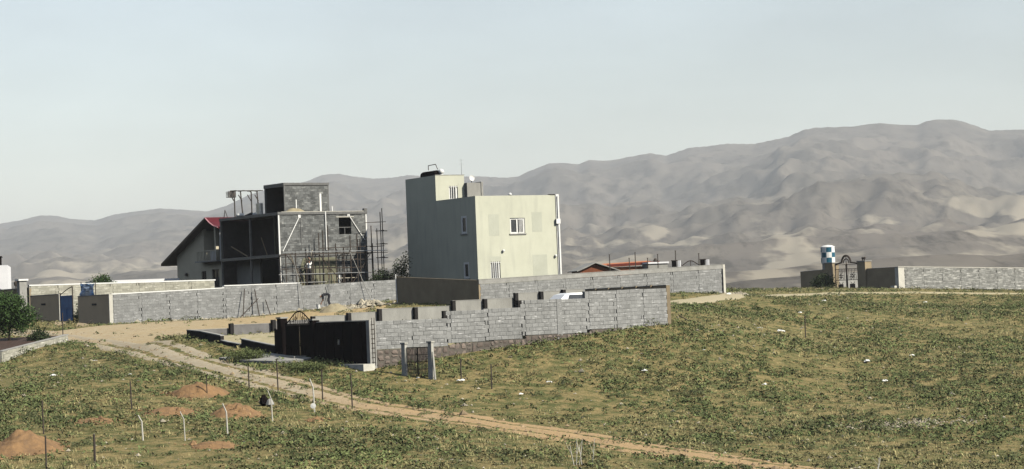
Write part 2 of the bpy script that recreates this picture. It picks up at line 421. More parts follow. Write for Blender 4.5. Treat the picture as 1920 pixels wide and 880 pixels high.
TRACK = [(-44, 160), (-36.2, 155.3), (-31, 150.6), (-27.0, 145.0), (-22.6, 135.1), (-18.7, 125.2), (-13.77, 114.6), (-10.44, 109.6), (-7.48, 105.5), (-4.0, 101.6), (-.32, 97.7), (3.07, 93.7), (5.62, 90.5), (8.34, 86.7), (10.34, 83.6), (14, 77), (17, 72)]
YARD = [(-30, 149), (-27.5, 155.2), (-22, 159.2), (-17, 162.6), (-11.5, 166.5), (-9.0, 166.4), (-9.0, 160.5), (-10.5, 154), (-11.5, 147.5), (-15.4, 145.5), (-19.2, 138), (-20.6, 132.5), (-22.8, 134), (-26.5, 142)]
FART = [(9.6, 153.5), (12, 157.5), (14.6, 163.2), (18.5, 180), (21.7, 195), (27.6, 203.3), (34.9, 206.4), (39.3, 206.2), (45, 205.6), (60, 205)]
CYARD = [(-17.8, 130.2), (-13.6, 124.8), (-6.9, 118.5), (2, 124), (7.6, 129), (3.4, 144.6), (-7.3, 137.2)]

def track_sd(x, y): return 1.5 + .1 * np.clip((y - 100) / 40, 0, 1) + .75 * (fbm(x * .5, y * .5, 21, 3) - .5) - dist_poly(x, y, TRACK)
def yard_sd(x, y):
    d = dist_poly(x, y, YARD + YARD[:1]); return np.where(inside(x, y, YARD), d, -d) + 1.6 * (fbm(x * .35, y * .35, 23, 3) - .5)
def fart_sd(x, y): return 1.15 + 1.0 * (fbm(x * .3, y * .3, 25, 3) - .5) - dist_poly(x, y, FART)
def cyard_sd(x, y):
    d = dist_poly(x, y, CYARD + CYARD[:1]); return np.where(inside(x, y, CYARD), d, -d) + 1.0 * (fbm(x * .5, y * .5, 29, 3) - .5)

def sheet(name, label, sdf, x0, x1, y0, y1, st, m, prof=None, lift=.035, cat="track"):
    xs, ys = np.arange(x0, x1, st), np.arange(y0, y1, st)
    X, Y = np.meshgrid(xs, ys); X, Y = X.ravel(), Y.ravel()
    sd = sdf(X, Y)
    z = G(X, Y) + np.clip(sd * .16, -.12, lift)
    if prof is not None: z = z + prof(X, Y) * np.clip(sd * 2, 0, 1)
    Fq = grid_faces(len(xs), len(ys))
    Fq = Fq[(sd[Fq] > -.6).any(1)]
    used, inv = np.unique(Fq, return_inverse=True)
    o = np_mesh(name, np.stack([X, Y, z], -1)[used], inv.reshape(-1, 4), m)
    return tag(o, label, cat, kind="structure")

def rut(x, y):
    d = dist_poly(x, y, TRACK)
    return -.06 * np.exp(-((d - .72) / .28) ** 2) + .05 * np.exp(-(d / .3) ** 2) * (fbm(x * 1.5, y * 1.5, 35, 3) * 1.6) + .05 * (fbm(x * 2.2, y * 2.2, 36, 3) - .5)

def dirt_mat(name, ca, cb, cc, x0, x1):
    m = bpy.data.materials.new(name); m.use_nodes = True
    N, L = m.node_tree.nodes, m.node_tree.links
    b = N["Principled BSDF"]; b.inputs['Roughness'].default_value = 0.97; b.inputs['Specular IOR Level'].default_value = 0.1
    g = N.new("ShaderNodeNewGeometry")
    sx = N.new("ShaderNodeSeparateXYZ"); L.new(g.outputs['Position'], sx.inputs[0])
    n0 = N.new("ShaderNodeTexNoise"); n0.inputs['Scale'].default_value = .35; n0.inputs['Detail'].default_value = 5; L.new(g.outputs['Position'], n0.inputs['Vector'])
    ma = N.new("ShaderNodeMath"); ma.operation = 'MULTIPLY_ADD'; ma.inputs[1].default_value = (x1 - x0) * 1.2; L.new(n0.outputs['Fac'], ma.inputs[0]); L.new(sx.outputs['X'], ma.inputs[2])
    r = N.new("ShaderNodeMapRange"); r.inputs['From Min'].default_value = x0 + (x1 - x0) * .6; r.inputs['From Max'].default_value = x1 + (x1 - x0) * .6; L.new(ma.outputs[0], r.inputs['Value'])
    mx = N.new("ShaderNodeMix"); mx.data_type = 'RGBA'; mx.inputs['A'].default_value = (*ca, 1); mx.inputs['B'].default_value = (*cb, 1); L.new(r.outputs[0], mx.inputs['Factor'])
    n1 = N.new("ShaderNodeTexNoise"); n1.inputs['Scale'].default_value = 3; n1.inputs['Detail'].default_value = 8; n1.inputs['Roughness'].default_value = .7; L.new(g.outputs['Position'], n1.inputs['Vector'])
    r1 = N.new("ShaderNodeMapRange"); r1.inputs['From Min'].default_value = .42; r1.inputs['From Max'].default_value = .68; r1.inputs['To Max'].default_value = .75; L.new(n1.outputs['Fac'], r1.inputs['Value'])
    m2 = N.new("ShaderNodeMix"); m2.data_type = 'RGBA'; m2.inputs['B'].default_value = (*cc, 1); L.new(mx.outputs['Result'], m2.inputs['A']); L.new(r1.outputs[0], m2.inputs['Factor'])
    L.new(m2.outputs['Result'], b.inputs['Base Color'])
    n3 = N.new("ShaderNodeTexNoise"); n3.inputs['Scale'].default_value = 12; n3.inputs['Detail'].default_value = 6; L.new(g.outputs['Position'], n3.inputs['Vector'])
    bp = N.new("ShaderNodeBump"); bp.inputs['Strength'].default_value = .7; bp.inputs['Distance'].default_value = .05; L.new(n3.outputs['Fac'], bp.inputs['Height']); L.new(bp.outputs[0], b.inputs['Normal'])
    return m
M_track = dirt_mat("track_dirt", (0.38, 0.335, 0.25), (0.42, 0.29, 0.155), (0.31, 0.235, 0.14), -13, -3)
M_yard = dirt_mat("yard_dirt", (0.42, 0.355, 0.235), (0.46, 0.36, 0.20), (0.31, 0.20, 0.10), -24, -14)
M_fart = dirt_mat("pale_track_dirt", (0.42, 0.37, 0.25), (0.46, 0.40, 0.25), (0.36, 0.31, 0.19), 20, 40)
sheet("dirt_track", "rutted dirt track crossing the field below the black gate", track_sd, -46, 19, 72, 162, .3, M_track, rut)
sheet("dirt_yard", "bare sandy yard in front of the long grey wall", yard_sd, -32, -7, 130, 168, .4, M_yard)
sheet("far_dirt_track", "pale dirt track along the top of the field", fart_sd, 8, 62, 151, 210, .4, M_fart, lift=.05)
sheet("compound_floor", "pale bare earth floor inside the walled plot", cyard_sd, -19, 9, 117, 146, .4, dirt_mat("plot_dirt", (0.42, 0.37, 0.25), (0.36, 0.32, 0.2), (0.27, 0.24, 0.12), -16, -6))

# ------------------------------------------------------------------ mountains
SKY = [(-900, 445), (-500, 420), (-250, 432), (0, 424), (40, 417), (75, 408), (105, 408), (135, 414), (180, 416), (215, 405), (255, 399), (300, 393), (345, 395), (390, 398), (425, 388), (470, 366), (520, 352), (575, 342), (610, 328), (640, 326), (665, 331), (705, 335), (740, 333), (770, 328), (800, 330), (850, 331), (900, 330), (950, 333), (975, 331), (1000, 319), (1035, 306), (1060, 305), (1090, 308), (1110, 300), (1150, 301), (1180, 295), (1225, 287), (1255, 292), (1300, 277), (1330, 275), (1370, 270), (1420, 271), (1450, 265), (1485, 258), (1515, 245), (1540, 241), (1600, 240), (1660, 234), (1700, 238), (1728, 239), (1745, 231), (1775, 228), (1805, 230), (1830, 238), (1862, 250), (1920, 249), (1990, 252), (2080, 270), (2300, 262), (2700, 300), (3300, 350)]
_saz = np.array([math.atan((u - 960) / 4400) for u, v in SKY]); _sel = np.array([(575 - .04 * (u - 960) - v) / 4400 for u, v in SKY])
NA, NR = 620, 330
az = np.linspace(R(-24), R(27), NA)
rr = np.concatenate([np.linspace(700, 3000, 80), np.linspace(3025, 9600, NR - 80)])
AZ, RR = np.meshgrid(az, rr)
def ridge_R(a): return 6300 + 1500 * sstep(.02, -.10, a) + 350 * np.sin(a * 23 + 1)
def Mz(a, r):
    Rg = ridge_R(a)
    el = np.interp(a, _saz, _sel)
    t = r / Rg
    x, y = r * np.sin(a), r * np.cos(a)
    # spurs that run down from the ridge toward the valley
    wx = a * 6500 + 420 * (fbm(x / 900, y / 900, 40, 3) - .5)
    sp = 1 - np.abs(2 * fbm(wx / 560, r / 1700, 41, 6, .52) - 1)
    sp2 = 1 - np.abs(2 * fbm(x / 300, y / 300, 44, 6, .55) - 1)
    prof = np.clip((t - .2) / .8, 0, 1)
    ang = el * (.18 * np.clip((t - .16) / .1, 0, 1) * .6 + .892 * prof ** 1.45 ) / 1.0
    amp = el * .44 * sstep(.28, .55, t) * sstep(1.0, .80, t)
    ang = ang + amp * (sp - .62) + .20 * amp * (sp2 - .6) + .22 * amp * (1 - np.abs(2 * fbm(wx / 150, r / 330, 57, 4, .55) - 1) - .6)
    foot = sstep(.16, .22, t) * sstep(.72, .45, t)
    ang = ang + foot * (.020 * (fbm(x / 480, y / 300, 48, 5, .48) - .42) + .008 * (1 - np.abs(2 * fbm(x / 210, y / 260, 52, 3) - 1) - .6))
    z = ang * r
    z = z - 60 * sstep(.2, .13, t)
    back = np.clip(t - 1, 0, 1)
    return z - back * r * el * 2.2
mz = Mz(AZ.ravel(), RR.ravel())
MX, MY = (RR * np.sin(AZ)).ravel(), (RR * np.cos(AZ)).ravel()

def mountain_mat():
    m = bpy.data.materials.new("mountain_slopes"); m.use_nodes = True
    N, L = m.node_tree.nodes, m.node_tree.links
    b = N["Principled BSDF"]; b.inputs['Roughness'].default_value = 1; b.inputs['Specular IOR Level'].default_value = 0
    g = N.new("ShaderNodeNewGeometry")
    def noise(sc, st=(1, 1, 1), det=6, ro=.6):
        mp = N.new("ShaderNodeMapping"); mp.inputs['Scale'].default_value = st; L.new(g.outputs['Position'], mp.inputs['Vector'])
        n = N.new("ShaderNodeTexNoise"); n.inputs['Scale'].default_value = sc; n.inputs['Detail'].default_value = det; n.inputs['Roughness'].default_value = ro
        L.new(mp.outputs[0], n.inputs['Vector']); return n.outputs['Fac']
    def rg(v, a, b_):
        r = N.new("ShaderNodeMapRange"); r.inputs['From Min'].default_value = a; r.inputs['From Max'].default_value = b_; L.new(v, r.inputs['Value']); return r.outputs[0]
    def mixc(f, a, b_):
        x = N.new("ShaderNodeMix"); x.data_type = 'RGBA'; L.new(f, x.inputs['Factor'])
        for k, c in (('A', a), ('B', b_)):
            if isinstance(c, tuple): x.inputs[k].default_value = (*c, 1)
            else: L.new(c, x.inputs[k])
        return x.outputs['Result']
    c = mixc(rg(noise(.0018, (1, .6, 1), 7, .62), .40, .60), (0.150, 0.130, 0.108), (0.075, 0.069, 0.060))
    c = mixc(rg(noise(.010, (1, .5, 1), 7, .7), .42, .66), c, (0.165, 0.145, 0.118))
    c = mixc(rg(noise(.035, (1, .18, .6), 6, .75), .50, .66), c, (0.055, 0.048, 0.038))
    f = rg(noise(.0085, (1, .28, 1), 5, .6), .54, .60)
    sx = N.new("ShaderNodeSeparateXYZ"); L.new(g.outputs['Position'], sx.inputs[0])
    lo = N.new("ShaderNodeMapRange"); lo.inputs['From Min'].default_value = 190; lo.inputs['From Max'].default_value = 70; L.new(sx.outputs['Z'], lo.inputs['Value'])
    mu = N.new("ShaderNodeMath"); mu.operation = 'MULTIPLY'; L.new(f, mu.inputs[0]); L.new(lo.outputs[0], mu.inputs[1])
    c = mixc(mu.outputs[0], c, (0.30, 0.265, 0.205))
    L.new(c, b.inputs['Base Color'])
    return m
mountains = np_mesh("mountain_range", np.stack([MX, MY, mz], -1), grid_faces(NA, NR), mountain_mat())
tag(mountains, "hazy bare brown mountain range with folded foothills", "mountains", kind="structure")

# ------------------------------------------------------------------ haze
HZ = dict(density=1.25e-4, color=(0.86, 0.895, 0.935), aniso=0.0)
hb = MB().box(-11000, 11000, -3200, 10500, float(min(mz.min(), gz.min())) - 3, float(mz.max()) + 12)
hm = bpy.data.materials.new("haze_air"); hm.use_nodes = True
hm.node_tree.nodes.clear()
ho = hm.node_tree.nodes.new("ShaderNodeOutputMaterial"); hv = hm.node_tree.nodes.new("ShaderNodeVolumePrincipled")
hv.inputs['Density'].default_value = HZ['density']; hv.inputs['Color'].default_value = (*HZ['color'], 1); hv.inputs['Anisotropy'].default_value = HZ['aniso']
hm.node_tree.links.new(hv.outputs[0], ho.inputs['Volume'])
haze = hb.build("haze", hm)
tag(haze, "thin pale haze filling the valley air", "haze", kind="stuff")

# ------------------------------------------------------------------ block walls
def courses(x0, x1, z0, n, openings=(), ch=0.2, bl=0.4, seed=0, tooth=0.0):
    """yield (xa, xb, za, zb) of blocks laid in running bond; openings = (xa, xb, za, zb)"""
    r = random.Random(seed)
    for k in range(n):
        za, zb = z0 + k * ch, z0 + (k + 1) * ch
        t = tooth if k % 2 else 0.0
        a, b = x0 + t, x1 - t
        spans = [(a, b)]
        for oa, ob, oz0, oz1 in openings:
            if oz0 < zb - .06 and oz1 > za + .06:
                nx = []
                for p, q in spans:
                    if ob <= p or oa >= q: nx.append((p, q)); continue
                    if oa - p > .04: nx.append((p, oa))
                    if q - ob > .04: nx.append((ob, q))
                spans = nx
        for p, q in spans:
            x = p
            ph = (bl * .5 if k % 2 else bl) + r.uniform(-.03, .03)
            nxt = p + ph
            while x < q - .02:
                e = min(nxt, q)
                if q - e < .09: e = q
                yield x, e, za, zb
                x = e; nxt = e + bl

_bm_cache = {}
def block_mesh(w, h, t, m):
    key = (round(w, 2), round(h, 2), round(t, 2), m.name)
    if key in _bm_cache: return _bm_cache[key]
    w, h, t = key[:3]
    c = .007
    x0, x1, z0, z1 = -w / 2 + .003, w / 2 - .003, .007, h - .007
    v = [(x0, t, z0), (x1, t, z0), (x1, t, z1), (x0, t, z1), (x0, c, z0), (x1, c, z0), (x1, c, z1), (x0, c, z1),
         (x0 + c, 0, z0 + c), (x1 - c, 0, z0 + c), (x1 - c, 0, z1 - c), (x0 + c, 0, z1 - c)]
    f = [(3, 2, 1, 0), (8, 9, 10, 11)]
    for i in range(4):
        j = (i + 1) % 4
        f.append((i, j, 4 + j, 4 + i)); f.append((4 + i, 4 + j, 8 + j, 8 + i))
    me = bpy.data.meshes.new("block"); me.from_pydata(v, [], f); me.materials.append(m)
    bm = bmesh.new(); bm.from_mesh(me); bmesh.ops.recalc_face_normals(bm, faces=bm.faces); bm.to_mesh(me); bm.free()
    _bm_cache[key] = me
    return me

def block_wall(root, segs, m_obj, m_join, m_mort, m_col, thick=0.2, single=0, cap=None, cap_h=.07, seed=1, colw=.22, smear_holes=True):
    """segs: list of (ox, oy, ang, [ (x0, x1, ztop, slope, ncourses), ... ]) in the root's axes.
    The first `single` blocks are objects of their own, the others one joined part."""
    count = 0
    jm = MB()
    r = random.Random(seed)
    for si, (ox, oy, ang, bays) in enumerate(segs):
        fr = frame(ox, oy, ang)
        for bi, (x0, x1, zt, sl, n) in enumerate(bays):
            zb = zt - n * .2
            g = colw / 2
            core = MB(); core.box(x0 + g + .05, x1 - g - .05, .014, thick - .016, zb + .004, zt - .012); core.box(x0 if bi == 0 else x0 + .001, x1 - .001, .15, thick - .018, zb + .004, zt - .02)
            core.v = [fr(x, y, z + sl * (x - x0)) for x, y, z in core.v]
            # mortar only behind the blocks; the column gaps stay deep
            core.build("mortar_core", m_mort, root)
            for xa, xb, za, zc in courses(x0 + g, x1 - g, zb, n, seed=seed * 100 + bi + si * 31, tooth=.045):
                w = xb - xa
                dy = r.uniform(-.010, .006)
                zz = za + sl * ((xa + xb) / 2 - x0)
                if count < single:
                    me = block_mesh(w, zc - za, thick + .004, m_obj)
                    o = bpy.data.objects.new("block", me); COL.objects.link(o); o.parent = root
                    o.location = fr((xa + xb) / 2, dy, zz); o.rotation_euler = (0, -math.atan(sl), ang)
                    count += 1
                else:
                    b = MB(); b.box(xa + .003, xb - .003, dy, thick + dy + .004, za + .006, zc - .006)
                    jm._add([fr(x, y, z + sl * (x - x0)) for x, y, z in b.v], b.f, r.random())
            # concrete tie column at the start of the bay
            cm = MB()
            for k in range(n):
                za = zb + k * .2
                wl = g - (.05 if k % 2 == 0 and r.random() < .5 else -.035)
                wr = g - (.05 if k % 2 == 0 and r.random() < .5 else -.035)
                cm.box(x0 - wl if bi else x0, x0 + wr, .012 + r.uniform(0, .008), thick + .003, za, za + .2 - (.012 if r.random() < .5 else 0))
            cm.v = [fr(x, y, z + sl * max(0, x - x0)) for x, y, z in cm.v]
            cm.build("tie_column", m_col, root)
            if cap:
                c = MB(); c.box(x0, x1, -.025, thick + .025, zt + .002, zt + cap_h)
                c.v = [fr(x, y, z + sl * (x - x0)) for x, y, z in c.v]
                c.build("coping", cap, root)
    if jm.f:
        o = jm.build("block_courses", m_join, root, fix=False); o["kind"] = "stuff"
    return root

# --- front wall of the near plot: A -> P -> B
A = Vector((-7.06, 114.58, -2.70)); P_ = Vector((2.28, 121.12, -1.78)); B = Vector((8.32, 127.17, -1.26))
wf = thing("block_wall", "long grey concrete block wall on a red stone base, facing the field", "wall", (A.x, A.y, A.z))
angAP = math.atan2(P_.y - A.y, P_.x - A.x); LAP = (P_ - A).xy.length
angPB = math.atan2(B.y - P_.y, B.x - P_.x); LPB = (B - P_).xy.length
b5 = LAP / 5.0
# tops relative to root z (-2.70)
segAP = [(0.0, b5, 2.25, 0, 7), (b5, 2 * b5, 2.25, 0, 7), (2 * b5, 3 * b5, 2.60, 0, 8), (3 * b5, 4 * b5, 2.64, 0, 8), (4 * b5, 5 * b5, 3.0, 0, 9)]
b4 = LPB / 4.0
segPB = [(0, b4, 2.98, 0, 9), (b4, 2 * b4, 3.34, 0, 10), (2 * b4, 3 * b4, 3.34, .02, 10), (3 * b4, 4 * b4, 3.36, 0, 10)]
block_wall(wf, [(0, 0, angAP, segAP), (P_.x - A.x, P_.y - A.y, angPB, segPB)], M_block_o, M_block_a, M_mortar, M_block_a, single=300, seed=3)

k = MB(); k.box(-.16, .16, -.012, .215, .9, 2.99); k.v = [frame(P_.x - A.x, P_.y - A.y, (angAP + angPB) / 2)(*p) for p in k.v]; k.build("bend_pier", M_block_a, wf)
# stone base under it: one object for each stone
def stone_base(root, fr, x0, x1, ztop, zbot, seed):
    r = random.Random(seed)
    k = MB(); n = 16
    for i in range(n):
        xa, xb = x0 + (x1 - x0) * i / n, x0 + (x1 - x0) * (i + 1) / n
        zt, zb = min(ztop(xa), ztop(xb)) - .012, min(zbot(xa), zbot(xb)) - .25
        b = MB(); b.box(xa, xb, -.02, .24, zb, zt); k._add([fr(*p) for p in b.v], b.f)
    k.build("stone_bedding", M_stonejoint, root)
    xa = x0
    while xa < x1 - .05:
        xb = min(x1, xa + r.uniform(.2, .5))
        if x1 - xb < .15: xb = x1
        xm = (xa + xb) / 2
        h = ztop(xm) - zbot(xm) + .12
        rows = max(1, int(round(h / r.uniform(.24, .42))))
        cuts = [0] + sorted((j + r.uniform(-.28, .28)) / rows for j in range(1, rows)) + [1]
        sk = r.uniform(-.06, .06)
        for j in range(rows):
            za = zbot(xm) - .12 + h * cuts[j]; zb = zbot(xm) - .12 + h * cuts[j + 1]
            g = .014
            pts = [(xa + g + r.uniform(-.01, .07) + sk, za + g + r.uniform(0, .05)), (xb - g - r.uniform(-.01, .07) + sk, za + g + r.uniform(0, .06)),
                   (xb - g + r.uniform(-.02, .03), (za + zb) / 2 + r.uniform(-.07, .07)), (xb - g - r.uniform(0, .11), min(zb - g, ztop(xb) - .01) - r.uniform(0, .04)),
                   (xa + g + r.uniform(0, .11), min(zb - g, ztop(xa) - .01) - r.uniform(0, .04)), (xa + g + r.uniform(-.03, .02), (za + zb) / 2 + r.uniform(-.07, .07))]
            s_ = MB(); d = r.uniform(.025, .06)
            n_ = len(pts); cx = sum(p[0] for p in pts) / n_; cz = sum(p[1] for p in pts) / n_
            vv = [(p[0], .02, p[1]) for p in pts] + [(cx + (p[0] - cx) * .78, -d, cz + (p[1] - cz) * .78) for p in pts] + [(cx + r.uniform(-.03, .03), -d - .02, cz)]
            ff = [(a, (a + 1) % n_, n_ + (a + 1) % n_, n_ + a) for a in range(n_)] + [(n_ + a, n_ + (a + 1) % n_, 2 * n_) for a in range(n_)]
            s_._add([fr(*p) for p in vv], ff)
            s_.build("stone", M_stone, root)
        xa = xb
frA = frame(0, 0, angAP); frP = frame(P_.x - A.x, P_.y - A.y, angPB)
def zb_ap(x):
    c, s_ = math.cos(angAP), math.sin(angAP)
    return hz(A.x + c * x + s_ * .15, A.y + s_ * x - c * .15) - A.z
def zb_pb(x):
    c, s_ = math.cos(angPB), math.sin(angPB)
    return hz(P_.x + c * x + s_ * .15, P_.y + s_ * x - c * .15) - A.z
def top_ap(x):
    for a, b, zt, sl, n in segAP:
        if x <= b + 1e-6: return zt - n * .2
    return segAP[-1][2] - segAP[-1][4] * .2
stone_base(wf, frA, .28, LAP, top_ap, zb_ap, 5)
def top_pb(x):
    for a, b, zt, sl, n in segPB:
        if x <= b + 1e-6: return zt - n * .2
    return segPB[-1][2] - segPB[-1][4] * .2
stone_base(wf, frP, 0, LPB * .55, top_pb, zb_pb, 6)
k = MB(); k.box(LPB * .55, LPB, -.03, .23, -.4, 1.37); k.v = [frP(*p) for p in k.v]; k.build("footing", M_conc, wf)
# corner pier at A with reinforcement showing
k = MB(); k.box(-.12, .26, -.03, .26, -.5, 2.30); k.v = [frA(*p) for p in k.v]; k.build("corner_pier", M_conc, wf)
for q in range(9):
    k = MB(); k.box(-.02, .20, -.055, -.03, .25 + q * .23, .27 + q * .23); k.v = [frA(*p) for p in k.v]; k.build("rebar_tie", M_iron, wf)
for xx in (.02, .16):
    k = MB(); k.box(xx, xx + .02, -.06, -.035, .1, 2.42); k.v = [frA(*p) for p in k.v]; k.build("rebar", M_iron, wf)
# short end pillar stubs at the steps
for xs_, zt in ((2 * b5 - .12, 2.62), (4 * b5 - .12, 3.0)):
    k = MB(); k.box(xs_ - .16, xs_ + .06, .03, .21, zt - .42, zt); k.v = [frA(*p) for p in k.v]; k.build("step_stub", M_shadeconc, wf)

# --- left side of the near plot: black sheet gate, entrance gate, low walls (they run back from A along E35)
def eroot(L0, name, label, cat, zoff=0.0, off=0.0, group=None, base=A):
    x, y = base.x + E35[0] * L0 - U35[0] * off, base.y + E35[1] * L0 - U35[1] * off
    return thing(name, label, cat, (x, y, base.z + zoff), R(-55), group)
# in these frames x runs toward A, -y faces left
bg = eroot(5.3, "metal_gate", "wide black sheet metal gate wall beside the grey block corner", "gate", .2)
pbox("frame_rail", M_black, bg, 0, 5.2, -.05, .05, 0, .12)
pbox("frame_rail", M_black, bg, 0, 5.2, -.05, .05, 1.98, 2.08)
for i in range(7):
    x = i * 5.2 / 6 - (.03 if i else 0)
    pbox("frame_post", M_black, bg, x, x + .06, -.045, .045, .12, 1.98)
for i in range(6):
    x = i * 5.2 / 6 + .04
    pbox("sheet_panel", M_maroon if i > 3 else M_black, bg, x, x + 5.2 / 6 - .08, -.012, .012, .121, 1.979)
pbox("top_capping", M_concw, bg, .1, 5.2, -.02, .16, 2.084, 2.12)
pbox("pull_handle", M_galv, bg, 2.3, 2.34, -.12, -.05, .95, 1.2)

eg = eroot(8.45, "entrance_gate", "black iron entrance gate with a curved scroll arch above", "gate", .35)
for x in (0, 1.46):
    lf = pbox("gate_leaf", M_black, eg, x + .03, x + 1.41, -.02, .02, .08, 1.85)
    for zz in (.1, .75, 1.75): pbox("leaf_rail", M_black, lf, x + .035, x + 1.405, -.045, -.021, zz, zz + .07)
    for kx in range(5): pbox("leaf_bar", M_black, lf, x + .15 + kx * .26, x + .18 + kx * .26, -.04, -.0215, .172, .748)
k = MB(); k.path([(i / 16 * 2.9, 0, 1.92 + .62 * (math.sin(math.pi * i / 16) ** 1.6)) for i in range(17)], .032, 6); ar = k.build("arch_bar", M_black, eg)
for i in (3, 5, 6, 7, 8, 9, 10, 11, 13):
    x = i / 16 * 2.9
    MB().tube((x, 0, 1.87), (x, 0, 1.92 + .62 * (math.sin(math.pi * i / 16) ** 1.6)), .014, n=5).build("arch_spindle", M_black, ar)
for sgn in (-1, 1):
    for q in range(3):
        cx = 1.45 + sgn * (.35 + .3 * q); rr_ = .13 - .02 * q
        MB().path([(cx + rr_ * math.cos(t) * (1 - t / 14), 0, 2.0 + .08 * (2 - q) + rr_ * math.sin(t) * (1 - t / 14)) for t in [j * .7 for j in range(11)]], .014, 5).build("scroll", M_black, ar)
pbox("top_rail", M_black, eg, 0, 2.9, -.03, .03, 1.855, 1.915)
for L0, lab, h in ((9.05, "black clad gate pillar at the low wall end of the arch gate", 2.45), (5.65, "black clad gate pillar between arch gate and sheet gate", 2.3)):
    gp = eroot(L0, "gate_pillar", lab, "pillar", .1, group="pillars of the black entrance gate")
    pbox("shaft", M_black, gp, 0, .42 if L0 > 6 else .30, -.16, .22, -.3, h)
    pbox("capstone", M_conc, gp, -.04, .46 if L0 > 6 else .34, -.20, .26, h + .002, h + .08)
sw = eroot(9.5, "gate_side_panel", "narrow black panel beside the outer gate pillar", "panel", .25)
pbox("panel", M_black, sw, 0, .42, -.03, .03, 0, 1.75); pbox("rail", M_black, sw, 0, .42, -.05, -.031, 1.66, 1.75); pbox("post", M_black, sw, -.06, -.002, -.05, .05, -.2, 1.8)
# footing and ramp
ft = eroot(5.6, "concrete_footing", "pale concrete footing with a sunlit end under the black sheet gate", "footing", 0)
k = MB(); k.box(0, 5.95, -.72, -.06, -.45, .19); k.build("footing_beam", M_concw, ft)
pbox("footing_step", M_concw, ft, -1.8, -.003, -.55, -.06, -.1, .42)
rp = eroot(9.3, "concrete_ramp", "cracked pale concrete ramp in front of the arch gate", "ramp", 0)
def rpz(x, y, d):
    c, s_ = math.cos(R(-55)), math.sin(R(-55)); return hz(rp.location.x + c * x - s_ * y, rp.location.y + s_ * x + c * y) - rp.location.z + d
for pts in ([(-.9, -3.0), (1.2, -2.9), (1.5, -.3), (-.4, -.3)], [(1.25, -2.9), (3.4, -2.2), (4.3, -1.0), (3.9, -.3), (1.53, -.3)]):
    k = MB(); k.plan(pts, [rpz(x, y, -.3) for x, y in pts], [rpz(x, y, .13) for x, y in pts]); k.build("slab", M_conc, rp)
k = MB(); k.box(-.3, 3.3, -.95, -.24, .1, .62); k.build("threshold", M_conc, rp)
# low walls
def low_wall(L0, L1, h, lab, zr):
    o = eroot(L1, "low_wall", lab, "wall", 0, group="unfinished low walls of the near plot")
    n = 5
    ln = L1 - L0
    for i in range(n):
        xa, xb = ln * i / n, ln * (i + 1) / n
        La, Lb = L1 - xa, L1 - xb
        za = hz(A.x + E35[0] * La, A.y + E35[1] * La) - A.z; zb_ = hz(A.x + E35[0] * Lb, A.y + E35[1] * Lb) - A.z
        k = MB(); k.plan([(xa, 0), (xb - .004, 0), (xb - .004, .2), (xa, .2)], [za - .3, zb_ - .3, zb_ - .3, za - .3], [za + h, zb_ + h, zb_ + h, za + h])
        k.build("wall_length", M_shadeconc, o)  # shade of the outer face is in the colour
        k = MB(); k.plan([(xa, -.02), (xb - .004, -.02), (xb - .004, .22), (xa, .22)], [za + h + .002, zb_ + h + .002] * 1 + [zb_ + h + .002, za + h + .002], [za + h + .05, zb_ + h + .05, zb_ + h + .05, za + h + .05])
        k.build("coping", M_conc, o)
low_wall(9.6, 13.3, .46, "low dark concrete wall just left of the black arch gate", 0)
low_wall(13.3, 15.6, .16, "lowest broken stretch of the dark plot wall", 0)
low_wall(15.6, 19.6, .42, "low dark concrete wall at the far left corner of the plot", 0)

# --- back wall of the near plot: D -> C with pilasters toward the camera
Dp = Vector((-18.15, 130.56, -.97))
bw = thing("plaster_wall", "stepped grey plastered rear wall of the near plot with dark pilasters", "wall", (Dp.x, Dp.y, Dp.z), R(35))
def backz(x): return hz(Dp.x + U35[0] * x, Dp.y + U35[1] * x) - Dp.z
steps = [(0, 2.6, .36), (2.6, 5.3, .55), (5.3, 7.9, .66), (7.9, 10.3, .84), (10.3, 12.4, .95), (12.4, 14.9, 1.12), (14.9, 17.6, 1.13), (17.6, 19.9, 1.44), (19.9, 22.2, 1.47), (22.2, 24.1, 1.76), (24.1, 25.8, 1.80), (25.8, 27.4, 1.86)]
for i, (xa, xb, zt) in enumerate(steps):
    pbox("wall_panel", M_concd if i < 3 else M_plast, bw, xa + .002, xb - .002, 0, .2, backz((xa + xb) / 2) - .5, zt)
    pbox("coping", M_conc, bw, xa + .003, xb - .003, -.015, .215, zt + .002, zt + .035)
    if i: pbox("pilaster", M_shadeconc, bw, xa - .14, xa + .08, -.24, -.002, backz(xa) - .4, zt + (.10 if i < 3 else .02))
# right side wall of the plot, C -> B, its inner face in shade
Cx = Vector((Dp.x + U35[0] * 27.5, Dp.y + U35[1] * 27.5, -.12))
dv = B - Cx; La = dv.xy.length
rs = thing("side_wall", "shaded right hand side wall of the near plot", "wall", (Cx.x, Cx.y, Cx.z), math.atan2(dv.y, dv.x))
nb = 6
for i in range(nb):
    xa, xb = La * i / nb + (.15 if i == 0 else 0), La * (i + 1) / nb - (.3 if i == nb - 1 else .0)
    pbox("wall_panel", M_plastb, rs, xa + .002, xb - .002, 0, .2, -1.6, .98 - .01 * i)
    pbox("coping", M_conc, rs, xa + .003, xb - .003, -.02, .22, .983 - .01 * i, 1.02 - .01 * i)
    if i: pbox("pilaster", M_plastb, rs, xa - .1, xa + .1, -.12, -.002, -1.5, 1.0)

